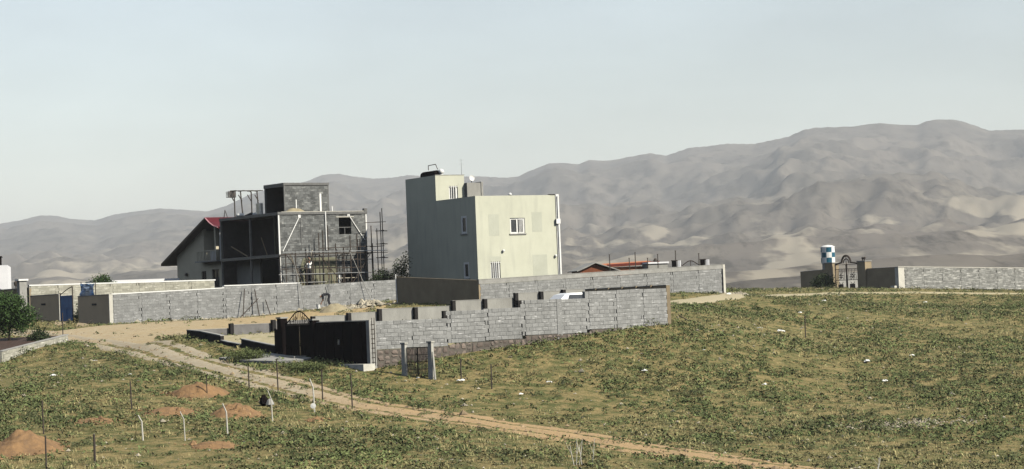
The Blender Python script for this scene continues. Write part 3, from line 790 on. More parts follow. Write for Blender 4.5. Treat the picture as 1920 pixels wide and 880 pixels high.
# --- wall in front of the cream house: Q -> R, and its shaded left return S -> Q
Q = Vector((-2.36, 157.14, 0)); Rr = Vector((15.08, 169.23, 0))
ang = math.atan2(Rr.y - Q.y, Rr.x - Q.x); Lq = (Rr - Q).xy.length
w2 = thing("block_wall", "grey block compound wall with a concrete band, in front of the cream house", "wall", (Q.x, Q.y, 0))
nb = 9; bb = Lq / nb; sl = (2.40 - 1.86) / Lq
bays = [(i * bb, (i + 1) * bb, 1.58 + sl * i * bb, sl, 9) for i in range(nb)]
block_wall(w2, [(0, 0, ang, bays)], M_block_o, M_block_a, M_mortar, M_block_a, single=0, seed=8)
frQ = frame(0, 0, ang)
for i in range(nb):
    k = MB(); k.box(i * bb + .002, (i + 1) * bb - .002, -.03, .23, 1.584 + sl * i * bb, 1.60 + .27 + sl * i * bb)
    k.v = [frQ(x, y, z + sl * (x - i * bb)) for x, y, z in k.v]; k.build("bond_beam", M_conc, w2)
for i in range(3):
    k = MB(); k.box(i * Lq / 3 + .002, (i + 1) * Lq / 3 - .002, -.05, .25, 1.874, 1.91)
    k.v = [frQ(x, y, z + sl * x) for x, y, z in k.v]; k.build("coping", M_conc, w2)
k = MB(); k.box(Lq + .004, Lq + .2, -.03, .23, -.3, 2.42); k.v = [frQ(*p) for p in k.v]; k.build("end_pier", M_concw, w2)
S = Vector((-8.35, 165.7, 0))
dv = Q - S; Ls = dv.xy.length
w2b = thing("side_wall", "shaded plastered side wall left of the cream house compound", "wall", (S.x, S.y, 0), math.atan2(dv.y, dv.x))
for i in range(4):
    xa, xb = Ls * i / 4, Ls * (i + 1) / 4 - (.004 if i < 3 else .01)
    k = MB(); k.plan([(xa, 0), (xb, 0), (xb, .2), (xa, .2)], -.4, [2.42 - .055 * xa, 2.42 - .055 * xb, 2.42 - .055 * xb, 2.42 - .055 * xa]); k.build("wall_panel", M_plastb, w2b)
MB().tube((.25, -.06, .6), (.12, -.06, 2.6), .03).build("downpipe", M_white, w2b)

# --- long lit wall on the left: T -> ...
T = Vector((-27.15, 157.14, 0))
w3 = thing("block_wall", "long pale grey block wall below the unfinished house", "wall", (T.x, T.y, 0))
bl = []
x = .2
while x < 8.5: bl.append((x, min(x + 2.1, 8.7), 1.86 + .021 * x, .021, 10)); x += 2.1
bl[-1] = (bl[-1][0], 8.7, bl[-1][2], .021, 10)
segs3a = bl
segs3b = [(8.7, 10.7, 2.19, .004, 11), (10.7, 12.7, 2.20, .004, 11), (12.7, 14.7, 2.21, .004, 11)]
segs3c = [(14.7, 16.7, 2.06, .03, 10), (16.7, 18.7, 2.12, .03, 10), (18.7, 20.7, 2.18, .03, 10), (20.7, 22.9, 2.24, .02, 10)]
block_wall(w3, [(0, 0, R(35), segs3a + segs3b)], M_block_o, M_block_a, M_mortar, M_block_a, single=0, cap=M_white, seed=12)
block_wall(w3, [(0, 0, R(35), segs3c)], M_block_o, M_block_a, M_mortar, M_block_a, single=0, seed=14)
k = MB(); k.box(14.56, 14.84, -.012, .22, -.1, 2.2); k.v = [frame(0, 0, R(35))(*p) for p in k.v]; k.build("joint_pier", M_block_a, w3)

# --- shaded plaster walls and blue gate at its left end (run back from T along E35)
def troot(L0, name, label, cat, zoff=0.0, group=None):
    return thing(name, label, cat, (T.x + E35[0] * L0, T.y + E35[1] * L0, zoff), R(-55), group)
pw = troot(4.9, "plaster_wall", "shaded plaster wall piece between blue gate and pale block wall", "wall")
pbox("panel", M_plastl, pw, 0, 4.88, 0, .22, -.5, 1.86)
pbox("corner_edge", M_concw, pw, 4.882, 4.98, -.01, .25, -.4, 1.90)
pbox("coping", M_conc, pw, 0, 4.88, -.03, .25, 1.862, 1.91)
for i in range(5): pbox("slot_fin", M_dark, pw, 2.3 + i * .14, 2.4 + i * .14, -.05, -.003, 1.22, 1.34)
g2 = troot(7.8, "blue_gate", "tall blue sheet metal gate leaf standing ajar in the plaster wall", "gate", .1)
g2.rotation_euler = (0, 0, R(-50))
pbox("leaf", M_blue, g2, 0, 1.7, -.02, .02, .1, 1.9)
for zz in (.12, 1.0, 1.8): pbox("leaf_rail", M_blue, g2, .02, 1.68, -.05, -.021, zz, zz + .07)
for xx in (.02, .82, 1.62): pbox("leaf_stile", M_blue, g2, xx, xx + .06, -.048, -.0215, .195, .995)
MB().path([(.0, 0, 1.95), (.5, 0, 2.15), (1.1, 0, 2.35), (1.7, 0, 2.5)], .03).build("arched_top_bar", M_iron, g2)
MB().tube((0, 0, -.2), (0, 0, 2.1), .05).build("hinge_post", M_iron, g2)
MB().tube((1.72, 0, -.2), (1.72, 0, 2.5), .04).build("lock_post", M_iron, g2)
pw = troot(13.0, "plaster_wall", "shaded plaster wall piece left of the blue gate", "wall", .2)
pbox("panel", M_plastl, pw, 0, 4.9, 0, .22, -.5, 1.9)
pbox("coping", M_conc, pw, 0, 4.9, -.03, .25, 1.902, 1.95)
pbox("corner_edge", M_concw, pw, 4.902, 5.0, -.01, .25, -.4, 1.93)
for i in range(5): pbox("slot_fin", M_dark, pw, 2.0 + i * .14, 2.1 + i * .14, -.05, -.003, 1.22, 1.34)

# --- boundary wall behind them, with a tall pier
w4 = thing("boundary_wall", "sunlit beige block boundary wall behind the blue gate", "wall", (-34.9, 169.0, 0))
bays = [(i * 2.15, (i + 1) * 2.15, 2.86, .0, 11) for i in range(7)]
block_wall(w4, [(0, 0, R(35), bays)], M_wblock, M_wblock, M_conc, M_wblock, single=0, cap=M_white, cap_h=.09, seed=17)
w4p = thing("gate_pier", "stout pier with white cap at the left end of the beige wall", "pier", (-35.5, 168.6, 0), R(35))
pbox("shaft", M_conc, w4p, 0, .55, 0, .5, -.3, 3.25); pbox("cap", M_white, w4p, -.1, .65, -.1, .6, 3.252, 3.38)
w5 = thing("side_wall", "shaded wall running left behind the green tree", "wall", (-41.6, 178.6, 0), R(-55))
pbox("panel", M_plastb, w5, 0, 11.7, 0, .2, -.4, 2.7)
pbox("coping", M_conc, w5, 0, 11.7, -.03, .23, 2.702, 2.76)
# low white roof edges seen over the boundary wall
for x, y, ln, lab in ((-33.4, 186.0, 7.0, "low white flat roof peeking over the beige wall near the pier"), (-26.3, 193.5, 6.5, "low white flat roof peeking over the beige wall near the gabled house")):
    t = thing("flat_roof_shed", lab, "shed", (x, y, 1.3), R(20), group="white roofed sheds behind the beige wall")
    pbox("wall", M_plastb, t, .2, ln - .2, .2, 3, -.2, 1.75); pbox("roof_slab", M_whouse, t, 0, ln, 0, 3.2, 1.752, 2.05)

# --- right: gate with wing walls, and the block wall running off
W0 = Vector((35.1, 214.63, .15))
def wroot(L0, name, label, cat, group=None, dz=0.0):
    return thing(name, label, cat, (W0.x + E35[0] * L0, W0.y + E35[1] * L0, W0.z + dz), R(-55), group)
ww = wroot(4.05, "wing_wall", "brown plastered wing wall right of the ornate iron gate", "wall")
pbox("panel", M_plastb, ww, 0, 4.0, 0, .22, -.4, 2.02); pbox("coping", M_conc, ww, 0, 4.0, -.02, .24, 2.022, 2.06)
pbox("white_base_block", M_concw, ww, 3.5, 4.02, -.45, -.01, -.3, .35)
ww2 = wroot(13.2, "wing_wall", "brown plastered wing wall left of the ornate iron gate", "wall")
k = MB(); k.plan([(0, 0), (3.55, 0), (3.55, .22), (0, .22)], -.4, [2.05, 2.15, 2.15, 2.05]); k.build("panel", M_plastb, ww2)
k = MB(); k.plan([(0, -.02), (3.55, -.02), (3.55, .24), (0, .24)], [2.053, 2.153, 2.153, 2.053], [2.09, 2.19, 2.19, 2.09]); k.build("coping", M_conc, ww2)
for L0, lab in ((9.62, "square brown gate pillar left of the ornate iron gate"), (5.18, "square brown gate pillar right of the ornate iron gate")):
    gp = wroot(L0, "gate_pillar", lab, "pillar", "pillars of the ornate iron gate")
    pbox("shaft", M_plastb, gp, .02, 1.06, -.12, .7, -.4, 2.72); pbox("capstone", M_conc, gp, -.03, 1.11, -.17, .75, 2.722, 2.80)
    if L0 < 6:
        for xx in (.35, .6):
            lamp = MB().lathe([(.04, 0), (.05, .12), (.11, .16), (.12, .3), (.05, .36)], (xx, .3, 2.802), 8).build("gate_lamp", M_iron, gp)
ig = wroot(8.33, "iron_gate", "ornate double iron gate with a rounded arch top", "gate", dz=.1)
for x in (0.03, 1.6):
    lf = pbox("leaf_stile", M_iron, ig, x, x + .06, -.05, .05, .1, 2.5)
    pbox("leaf_stile", M_iron, ig, x + 1.44, x + 1.5, -.03, .03, .1, 2.45)
    for zz in (.1, .95, 2.0, 2.4): pbox("leaf_rail", M_iron, ig, x + .062, x + 1.438, -.028, .028, zz, zz + .05)
    for q in range(6): pbox("leaf_bar", M_iron, ig, x + .22 + q * .2, x + .265 + q * .2, -.012, .012, 1.01, 1.99)
    cx = x + .75
    for q in range(8):
        a = q * math.pi / 4
        MB().path([(cx + r_ * math.cos(a + .35 * math.sin(r_ * 6)), 0, 1.35 + r_ * math.sin(a + .35 * math.sin(r_ * 6))) for r_ in (.08, .2, .32, .42)], .045, 5, .02).build("scroll_petal", M_iron, ig)
    for q in range(4):
        a = q * math.pi / 2 + .78
        MB().path([(cx + r_ * math.cos(a), 0, .52 + r_ * math.sin(a)) for r_ in (.05, .2, .4)], .04, 5, .018).build("scroll_petal", M_iron, ig)
    pbox("kick_plate", M_rust, ig, x + .3, x + 1.0, .03, .05, .16, .6)
MB().path([(1.56 + .62 * math.cos(t), 0, 2.55 + .72 * math.sin(t)) for t in [math.pi * i / 12 for i in range(13)]], .095, 6).build("arch_bar", M_iron, ig)
MB().path([(1.56 + .36 * math.cos(t), 0, 2.55 + .42 * math.sin(t)) for t in [math.pi * i / 10 for i in range(11)]], .05, 5).build("arch_bar", M_iron, ig)
MB().tube((1.56, 0, 2.4), (1.56, 0, 3.27), .03).build("arch_spindle", M_iron, ig)
for a, b in (((.05, 0, 2.5), (.95, 0, 2.62)), ((3.07, 0, 2.5), (2.17, 0, 2.62))): MB().tube(a, b, .075).build("arch_shoulder", M_iron, ig)
pb = thing("paving_court", "pale court wall glimpsed through the ornate iron gate", "wall", (32.3, 225.6, .2), R(35))
pbox("panel", M_conc, pb, -2.2, 2.2, 0, .2, -.3, 1.75); pbox("coping", M_conc, pb, -2.2, 2.2, -.03, .23, 1.752, 1.81)
ep = thing("end_pier", "pale end pier where the right hand block wall meets the wing wall", "pier", (W0.x - .05, W0.y - .05, W0.z), R(35))
pbox("shaft", M_concw, ep, 0, .75, -.15, .3, -.4, 2.02); pbox("cap", M_concw, ep, -.05, .8, -.2, .35, 2.022, 2.08)
w6 = thing("block_wall", "weathered pale block wall running off to the right edge", "wall", (W0.x, W0.y, W0.z))
bays = [(.8 + i * 2.4, .8 + (i + 1) * 2.4, 2.02 - .03 * i * 2.4, -.03, 10) for i in range(8)]
block_wall(w6, [(0, 0, R(35), bays)], M_rblock, M_rblock, M_conc, M_rblock, single=0, cap=M_concw, cap_h=.06, seed=21)

# --- garden wall at the far left
gw0, gw1 = Vector((-28.75, 131.3, -2.1)), Vector((-26.6, 139.6, -1.35))
gdir = gw1 - gw0; gl = gdir.xy.length
gw = thing("garden_wall", "low pale block retaining wall round the planted bed at the left edge", "wall", (gw0.x, gw0.y, gw0.z))
ga = math.atan2(gdir.y, gdir.x); gsl = (gdir.z) / gl
bays = [(i * gl / 4, (i + 1) * gl / 4, .72 + gsl * i * gl / 4, gsl, 5) for i in range(4)]
block_wall(gw, [(0, 0, ga, bays)], M_wblock, M_wblock, M_conc, M_wblock, single=0, cap=M_conc, cap_h=.05, seed=23)
frg = frame(gdir.x, gdir.y, ga + R(90))
k = MB(); k.box(.02, 4.5, .0, .2, .1, 1.35); k.v = [frg(*p) for p in k.v]; k.build("return_wall", M_conc, gw)
# planted soil behind the wall
xs_, ys_ = np.linspace(0, gl, 14), np.linspace(.2, 6, 12)
XX, YY = np.meshgrid(xs_, ys_)
fx = gw0.x + math.cos(ga) * XX - math.sin(ga) * YY; fy = gw0.y + math.sin(ga) * XX + math.cos(ga) * YY
fz = gw0.z + .62 + gsl * XX + .12 * fbm(fx * .8, fy * .8, 77, 3)
o = np_mesh("planted_bed", np.stack([fx.ravel(), fy.ravel(), fz.ravel()], -1), grid_faces(14, 12), M_soilbed)
tag(o, "dark soil bed behind the low garden wall", "soil", kind="structure")

# ------------------------------------------------------------------ buildings
def wall_openings(mb, L, z0, z1, t, ops, fr=None):
    """wall in the xz plane, front at y = 0, with real openings and reveals"""
    xs = sorted({0, L, *[o[0] for o in ops], *[o[1] for o in ops]}); zs = sorted({z0, z1, *[o[2] for o in ops], *[o[3] for o in ops]})
    nx, nz = len(xs) - 1, len(zs) - 1
    sol = [[not any(o[0] <= (xs[i] + xs[i + 1]) / 2 <= o[1] and o[2] <= (zs[j] + zs[j + 1]) / 2 <= o[3] for o in ops) for j in range(nz)] for i in range(nx)]
    def q(pts): mb._add([fr(*p) for p in pts] if fr else pts, [(0, 1, 2, 3)])
    for i in range(nx):
        for j in range(nz):
            if not sol[i][j]: continue
            a, b, c, d = xs[i], xs[i + 1], zs[j], zs[j + 1]
            q([(a, 0, c), (b, 0, c), (b, 0, d), (a, 0, d)]); q([(b, t, c), (a, t, c), (a, t, d), (b, t, d)])
            if i == 0 or not sol[i - 1][j]: q([(a, t, c), (a, 0, c), (a, 0, d), (a, t, d)])
            if i == nx - 1 or not sol[i + 1][j]: q([(b, 0, c), (b, t, c), (b, t, d), (b, 0, d)])
            if j == 0 or not sol[i][j - 1]: q([(a, t, c), (b, t, c), (b, 0, c), (a, 0, c)])
            if j == nz - 1 or not sol[i][j + 1]: q([(a, 0, d), (b, 0, d), (b, t, d), (a, t, d)])
    return mb

def window(root, fr, x0, x1, z0, z1, depth=.12, bars=4, split=True, fm=None, sill=True, grille=None, f=.11):
    fm = fm or M_white
    def bx(name, m, par, *a):
        k = MB(); k.box(*a); k.v = [fr(*p) for p in k.v]; return k.build(name, m, par)
    w = bx("window", M_glass, root, x0, x1, depth, depth + .02, z0, z1)
    bx("frame", fm, w, x0, x0 + f, depth - .05, depth - .002, z0, z1); bx("frame", fm, w, x1 - f, x1, depth - .05, depth - .002, z0, z1)
    bx("frame", fm, w, x0 + f, x1 - f, depth - .05, depth - .002, z0, z0 + f); bx("frame", fm, w, x0 + f, x1 - f, depth - .05, depth - .002, z1 - f, z1)
    if split: bx("mullion", fm, w, (x0 + x1) / 2 - .055, (x0 + x1) / 2 + .055, depth - .048, depth - .003, z0 + f, z1 - f)
    for i in range(bars):
        x = x0 + (x1 - x0) * (i + 1) / (bars + 1)
        bx("grille_bar", grille or fm, w, x - .024, x + .024, -.03, -.008, z0 - .02, z1 + .02)
    if bars:
        for z in (z0 + .05, z1 - .05): bx("grille_rail", grille or fm, w, x0 - .02, x1 + .02, -.007, .012, z - .015, z + .015)
    if sill: bx("sill", M_conc, w, x0 - .08, x1 + .08, -.07, depth, z0 - .07, z0 - .004)
    return w

# ---------------- cream house
CR = Vector((-2.46 * 1.043, 162.96 * 1.043, .5)); CS = 1.043
ch = thing("cream_house", "tall cream rendered two storey house with a rooftop stair room", "house", tuple(CR), R(30))
ch.scale = (CS, CS, CS)
CW, CD, CH = 6.6, 10.4, 7.3
ident = lambda x, y, z: (x, y, z)
fl = lambda x, y, z: (y, -x + CD, z)     # left face: x runs from the back corner to the front corner
# front: windows
o_up = (2.72, 3.92, 4.62, 5.72); o_lo = (1.03, 1.80, 1.45, 2.68)
k = MB(); wall_openings(k, CW, -.6, CH, .3, [o_up, o_lo]); k.build("front_wall", M_cream, ch)
window(ch, ident, *o_up, bars=0); window(ch, ident, *o_lo, bars=4, split=True)
for i in range(5): pbox("grille_bar", M_white, ch, 3.42 + i * .1, 3.455 + i * .1, -.03, -.01, 4.64, 5.70)
# blocked-up openings, shallow patches of newer render
for a, b, c, d in ((4.50, 5.32, 4.72, 6.10), (4.45, 5.62, 1.3, 3.1), (1.0, 1.82, 4.5, 6.0)):
    pbox("render_patch", M_creampatch, ch, a, b, -.006, .05, c, d)
pbox("render_patch", M_creampatch, ch, .98, 1.88, -.005, .05, 2.69, 3.05)
# left: windows, in the frame x 0..CD from back to front
def frl(x, y, z): return (y, CD - x, z)
w1, w2_ = (8.25, 9.05, 4.75, 6.0), (8.35, 9.15, 1.6, 2.75)
k = MB(); wall_openings(k, CD - .302, -.6, CH, .3, [w1, w2_], fr=frl); k.build("side_wall", M_cream, ch)
window(ch, frl, *w1, bars=0, split=False, depth=.055, f=.15); window(ch, frl, *w2_, bars=0, split=False, depth=.055, f=.15)
pbox("side_wall", M_cream, ch, CW - .3, CW, .302, CD - .302, -.6, CH)
pbox("rear_wall", M_cream, ch, .002, CW - .002, CD - .3, CD, -.6, CH)
pbox("roof_slab", M_conc, ch, .301, CW - .301, .303, CD - .303, CH - .55, CH - .35)
pbox("drain_strip", M_white, ch, CW - .10, CW + .16, -.06, -.008, -.3, CH + .05)
MB().tube((CW + .02, -.1, -.3), (CW + .02, -.1, CH - .1), .06, n=8).build("downpipe", M_white, ch)
pbox("pipe_hopper", M_white, ch, CW - .2, CW + .14, -.2, -.051, CH - 2.05, CH - 1.7)
pbox("parapet_corner", M_dark, ch, CW - .55, CW - .13, -.03, .3, CH + .002, CH + .06)
for x, z in ((2.05, 3.35), (6.3, 2.9)): MB().lathe([(.03, 0), (.09, .03), (.10, .12), (.04, .18)], (x, -.09, z), 10).build("wall_lamp", M_white, ch)
MB().lathe([(.04, 0), (.12, .05), (.12, .12), (.03, .2)], (2.9, .15, CH + .002), 10).build("roof_vent", M_white, ch)
# stair room on the roof, flush with the left face
TY0, TY1, TW, TH = 5.75, CD, 2.35, 9.13
op_t = (1.08, 1.80, 7.36, 8.35)
k = MB(); wall_openings(k, TW, CH + .002, TH, .25, [op_t], fr=lambda x, y, z: (x, y + TY0, z)); tr = k.build("stair_room_wall", M_cream, ch)
window(ch, lambda x, y, z: (x, y + TY0, z), *op_t, bars=3, split=False)
pbox("stair_room_wall", M_cream, ch, 0, .25, TY0 + .252, TY1, CH + .002, TH)
pbox("stair_room_wall", M_cream, ch, TW - .25, TW, TY0 + .252, TY1, CH + .002, TH)
pbox("stair_room_wall", M_cream, ch, .252, TW - .252, TY1 - .25, TY1, CH + .002, TH)
pbox("stair_room_roof", M_conc, ch, .255, TW - .255, TY0 + .255, TY1 - .255, TH - .2, TH - .05)
pbox("stair_room_coping", M_conc, ch, .0, TW + .05, TY0 - .02, TY0 + .26, TH + .002, TH + .04)
pbox("parapet_box", M_plast, ch, TW + .004, TW + 1.15, TY0 - .4, TY0 + 1.2, CH + .002, CH + 1.25)
pbox("parapet_box_edge", M_conc, ch, TW + 1.15, TW + 1.30, TY0 - .45, TY0 + 1.2, CH + .002, CH + 1.32)
# roof kit on the stair room: things standing on it
def chw(x, y, z):
    c, s_ = math.cos(R(30)), math.sin(R(30)); x, y, z = x * CS, y * CS, z * CS; return (CR.x + c * x - s_ * y, CR.y + s_ * x + c * y, CR.z + z)
wt = thing("water_tank", "dark barrel tank lying on the roof of the cream house stair room", "tank", chw(.42, 6.2, TH - .30), R(30))
k = MB(); k.fr = lambda x, y, z: (x, z, y)
k.lathe([(.05, 0), (.29, .03), (.31, .12), (.31, 2.2), (.29, 2.3), (.05, 2.33)], (0, .42, -.1), 16); k.build("barrel", M_black, wt, smooth=True)
for yy in (.4, 1.9): pbox("cradle", M_iron, wt, -.35, .35, yy, yy + .08, -.15, .14)
MB().path([(-.1, 1.2, .8), (-.1, 1.2, 1.15), (.1, .4, 1.2), (.1, .1, .8)], .03).build("pipe_loop", M_iron, wt)
wb = thing("roof_ball_vent", "round white ventilator at the stair room roof edge", "vent", chw(.62, 5.95, TH + .04), R(30))
MB().lathe([(.08, 0), (.09, .06), (.17, .12), (.21, .24), (.18, .36), (.1, .43), (.03, .45)], (0, 0, 0), 14).build("ball", M_white, wb, smooth=True); MB().lathe([(.14, -.04), (.14, .05)], (0, 0, .0), 10).build("collar", M_white, wb)
an = thing("antenna_mast", "thin antenna mast on the cream house stair room", "antenna", chw(TW - .1, 5.9, TH + .04), R(30))
MB().tube((0, 0, 0), (0, 0, 1.2), .016, .009).build("mast", M_steel, an)
for z in (.8, 1.1): MB().tube((-.2, 0, z), (.2, 0, z), .006, n=4).build("antenna_rod", M_steel, an)
sd = thing("satellite_dish", "small white satellite dish beside the stair room", "satellite dish", chw(TW + .5, TY0 - .2, CH + 1.252), R(30))
MB().tube((0, 0, 0), (0, 0, .22), .03).build("stand", M_steel, sd)
k = MB(); k.fr = lambda x, y, z: (x, -z * .9 - .02 + y * .15, y + .36); k.lathe([(.02, .0), (.10, .02), (.18, .05), (.23, .09), (.22, .10), (.17, .065), (.02, .03)], (0, 0, 0), 16); k.build("dish", M_white, sd)

# ---------------- unfinished steel-frame house
CN = Vector((-17.5, 176.0, 1.2))
uh = thing("unfinished_house", "unfinished grey block house with open steel framed side", "house", tuple(CN), R(35))
UW, UD, ZM, ZR = 7.75, 9.3, 3.42, 6.58
ops = [(5.28, 6.36, 4.78, 6.12), (5.25, 6.62, 1.12, 1.95), (2.12, 2.68, -.2, 2.2)]
r7 = random.Random(77)
def infill(name, x0, x1, z0, n, ops_, fr, m=M_dblock, seed=1):
    jm = MB()
    for xa, xb, za, zb in courses(x0, x1, z0, n, ops_, seed=seed):
        dy = r7.uniform(-.012, .008)
        b = MB(); b.box(xa + .005, xb - .005, dy, .19 + dy, za + .005, zb - .005); jm._add([fr(*p) for p in b.v], b.f, r7.random())
    o = jm.build(name, m, uh, fix=False); o["kind"] = "stuff"; return o
frF = lambda x, y, z: (x, y, z)
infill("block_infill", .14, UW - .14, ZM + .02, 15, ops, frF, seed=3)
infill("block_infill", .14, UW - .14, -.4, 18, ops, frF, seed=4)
k = MB(); wall_openings(k, UW - .28, -.4, ZR - .16, .16, [(a - .14, b - .14, c, d) for a, b, c, d in ops], fr=lambda x, y, z: (x + .14, y + .015, z)); k.build("mortar_core", M_dmortar, uh)
# fresh render on the lower storey
k = MB(); pts = [(1.35, -.3), (1.55, .6), (1.35, 1.3), (1.75, 2.0), (1.8, 2.7), (2.6, 3.1), (4.9, 3.1), (4.95, 2.2), (5.1, 1.4), (4.9, .3), (5.0, -.3)]
k = MB()
def patch_poly(mb, pts, y0, y1): mb.prism(pts, y0, y1)
left_p = [(1.35, -.3), (2.11, -.3), (2.11, 3.08), (2.0, 3.05), (1.8, 2.5), (1.85, 1.9), (1.45, 1.3), (1.6, .6)]
right_p = [(2.69, -.3), (4.95, -.3), (4.85, .4), (5.1, 1.3), (4.95, 2.2), (5.0, 3.1), (2.69, 3.1)]
top_p = [(2.112, 2.21), (2.688, 2.21), (2.688, 3.09), (2.112, 3.08)]
for pp in (left_p, right_p, top_p): MB().prism(pp, -.035, .01).build("render_coat", M_green, uh)
# steel frame: columns, beams, slabs
for x, y, m_ in ((0, 0, M_white), (4.05, 0, M_steel), (UW - .14, 0, M_steel), (0, 4.43, M_steel), (0, UD - .14, M_steel), (UW - .14, UD - .14, M_steel), (UW - .14, 4.43, M_steel)):
    if (x, y) == (4.05, 0): continue
    pbox("column", M_steel, uh, x, x + .135, y, y + .135, -.5, ZR - .17)
pbox("column_flange", M_white, uh, -.012, .10, -.03, -.004, 0.0, ZR - .05)
pbox("column_flange", M_white, uh, UW - .09, UW + .01, -.03, -.004, ZM + 1.2, ZR - .15)
MB().tube((4.08, -.06, ZM + .25), (4.08, -.06, ZR + .0), .055, n=8).build("downpipe", M_white, uh)
for z, nm in ((ZM, "floor_slab"), (ZR, "roof_slab")):
    pbox(nm, M_conc, uh, -.02, UW + .03, -.03 if nm == "roof_slab" else .2, UD, z - .16, z)
    pbox("edge_beam", M_steel, uh, -.06, -.022, -.02, UD, z - .22, z - .012)
    pbox("edge_beam", M_steel, uh, -.06, UW + .06, -.075, -.035, z - .20, z - .01)
pbox("roof_edge_strip", M_concw, uh, .3, UW, -.02, .1, ZR + .002, ZR + .03)
pbox("ground_slab", M_conc, uh, .0, UW, .2, UD, -.5, .02)
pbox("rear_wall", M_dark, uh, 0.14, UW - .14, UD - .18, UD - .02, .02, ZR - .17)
pbox("right_wall", M_dblock, uh, UW - .12, UW + .02, .2, UD - .2, -.4, ZR - .17)
pbox("partition", M_green, uh, .9, 2.6, 2.2, 2.32, ZM + .01, ZR - .18)
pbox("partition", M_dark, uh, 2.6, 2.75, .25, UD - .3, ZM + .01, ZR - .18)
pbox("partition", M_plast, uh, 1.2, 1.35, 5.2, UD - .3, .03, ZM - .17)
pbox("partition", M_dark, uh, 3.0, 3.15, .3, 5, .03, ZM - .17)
MB().tube((.25, 8.0, ZM + .9), (.35, 5.6, ZM + .05), .05).build("leaning_timber", M_wood, uh)
MB().tube((.5, 3.6, ZM + 1.4), (.4, 2.6, ZM + .05), .04).build("leaning_timber", M_wood, uh)
# diagonal straps
for p0, p1 in (((1.82, -.05, ZR - .35), (.28, -.05, ZM + .2)), ((6.15, -.05, ZR - .28), (7.5, -.05, ZM + .95))):
    MB().tube(p0, p1, .042, n=4).build("diagonal_strap", M_white, uh)
    pbox("gusset_plate", M_white, uh, p0[0] - .11, p0[0] + .11, -.045, -.02, p0[2] - .1, p0[2] + .12)
pbox("upright_strap", M_steel, uh, 1.9, 1.94, -.04, -.015, ZM + .3, ZR - .45)
# windows of the front
for i, (a, b, c, d) in enumerate(ops[:2]):
    pbox("window_bar", M_steel, uh, a, b, .05, .09, c + (d - c) * .42, c + (d - c) * .42 + .05)
    pbox("window_bar", M_steel, uh, (a + b) / 2 - .02, (a + b) / 2 + .02, .05, .09, c, c + (d - c) * .42 - .002)
    pbox("lintel", M_concw if i == 0 else M_steel, uh, a - .25, b + .25, -.04, .0, d + .01, d + .07)
pbox("white_board", M_white, uh, 5.0, 5.26, -.08, -.04, 1.15, 1.72)
# stair room
TX0, TX1, TYa, TYb, ZT = 1.26, 5.2, 1.2, 4.25, 8.86
frT = lambda x, y, z: (x, y + TYa, z)
infill("stair_room_blocks", TX0 + .1, TX1 - .1, ZR + .01, 10, [], frT, m=M_dblock, seed=9)
pbox("stair_room_core", M_dmortar, uh, TX0 + .1, TX1 - .1, TYa + .02, TYa + .15, ZR + .002, ZT - .18)
pbox("stair_room_wall", M_dark, uh, TX1 - .2, TX1 - .02, TYa + .2, TYb, ZR + .002, ZT - .18)
pbox("stair_room_wall", M_dark, uh, TX0 + .1, TX1 - .2, TYb - .15, TYb, ZR + .002, ZT - .18)
for x, y in ((TX0, TYa), (TX0, TYb - .1), (TX1 - .1, TYa)): pbox("stair_room_column", M_steel, uh, x, x + .098, y - .01, y + .09, ZR + .002, ZT - .181)
pbox("stair_room_roof", M_steel, uh, TX0 - .03, TX1 + .03, TYa - .04, TYb + .03, ZT - .18, ZT)
pbox("stair_room_beam", M_steel, uh, TX0 - .05, TX0 - .031, TYa, TYb, ZT - .28, ZT - .02)
pbox("white_strip", M_white, uh, TX1 - .86, TX1 - .70, TYa - .04, TYa - .015, ZR + .05, ZR + 1.45)
pbox("white_strip", M_white, uh, TX0 + .98, TX0 + 1.06, TYa - .04, TYa - .015, ZR + .2, ZR + 1.0)
pbox("corner_edge", M_steel, uh, UW - .2, UW + .06, -.06, .2, ZR + .003, ZR + .22)
MB().tube((5.3, 1.0, ZR), (5.3, 1.0, ZR + .45), .06, n=8).build("vent_pipe", M_white, uh)

def uhw(x, y, z):
    c, s_ = U35; return (CN.x + c * x - s_ * y, CN.y + s_ * x + c * y, CN.z + z)
# things on its roof
rk = thing("steel_rack", "tall bare steel pipe rack frame standing on the unfinished roof", "rack", uhw(.5, 7.4, ZR), R(35))
for i, x in enumerate((-.15, .55, 1.35, 2.0)):
    MB().path([(x, 0, 0), (x + (.0 if i % 2 == 0 else -.14), 0, 1.95), (x - .12, -.02, 2.04), (x - .34, -.02, 2.05)], .05).build("post", M_iron, rk)
    MB().tube((x - .03, 0, 1.25), (x - .34, 0, 1.75), .036).build("brace", M_iron, rk)
    MB().tube((x - .3, -.02, 2.05), (x - .3, -.9, 2.02), .045).build("arm", M_iron, rk)
MB().tube((-.3, -.02, 2.06), (1.9, -.02, 2.06), .035).build("top_rail", M_iron, rk)
MB().tube((-.3, -.9, 2.02), (1.9, -.9, 2.02), .03).build("top_rail", M_iron, rk)
bk = thing("wire_basket", "tangled wire basket hung at the left end of the roof rack", "basket", uhw(.0, 7.0, ZR + 1.55), R(35))
for q in range(5):
    MB().path([(-.35, 0, q * .1), (.25, .05, q * .1 + .02), (.3, .5, q * .1), (-.3, .5, q * .1 + .02), (-.35, 0, q * .1)], .035, 4).build("hoop", M_iron, bk)
for q in range(6): MB().tube((-.33 + q * .12, .02, -.02), (-.33 + q * .12, .04, .48), .03, n=4).build("wire", M_iron, bk)
dr = thing("steel_drum", "bright galvanised drum beside the roof stair room", "drum", uhw(1.0, 4.6, ZR), R(35))
MB().lathe([(.28, 0), (.29, .02), (.285, .3), (.30, .31), (.285, .33), (.285, .6), (.30, .61), (.285, .63), (.29, .9), (.27, .92)], (0, 0, 0), 16).build("shell", M_galv, dr)
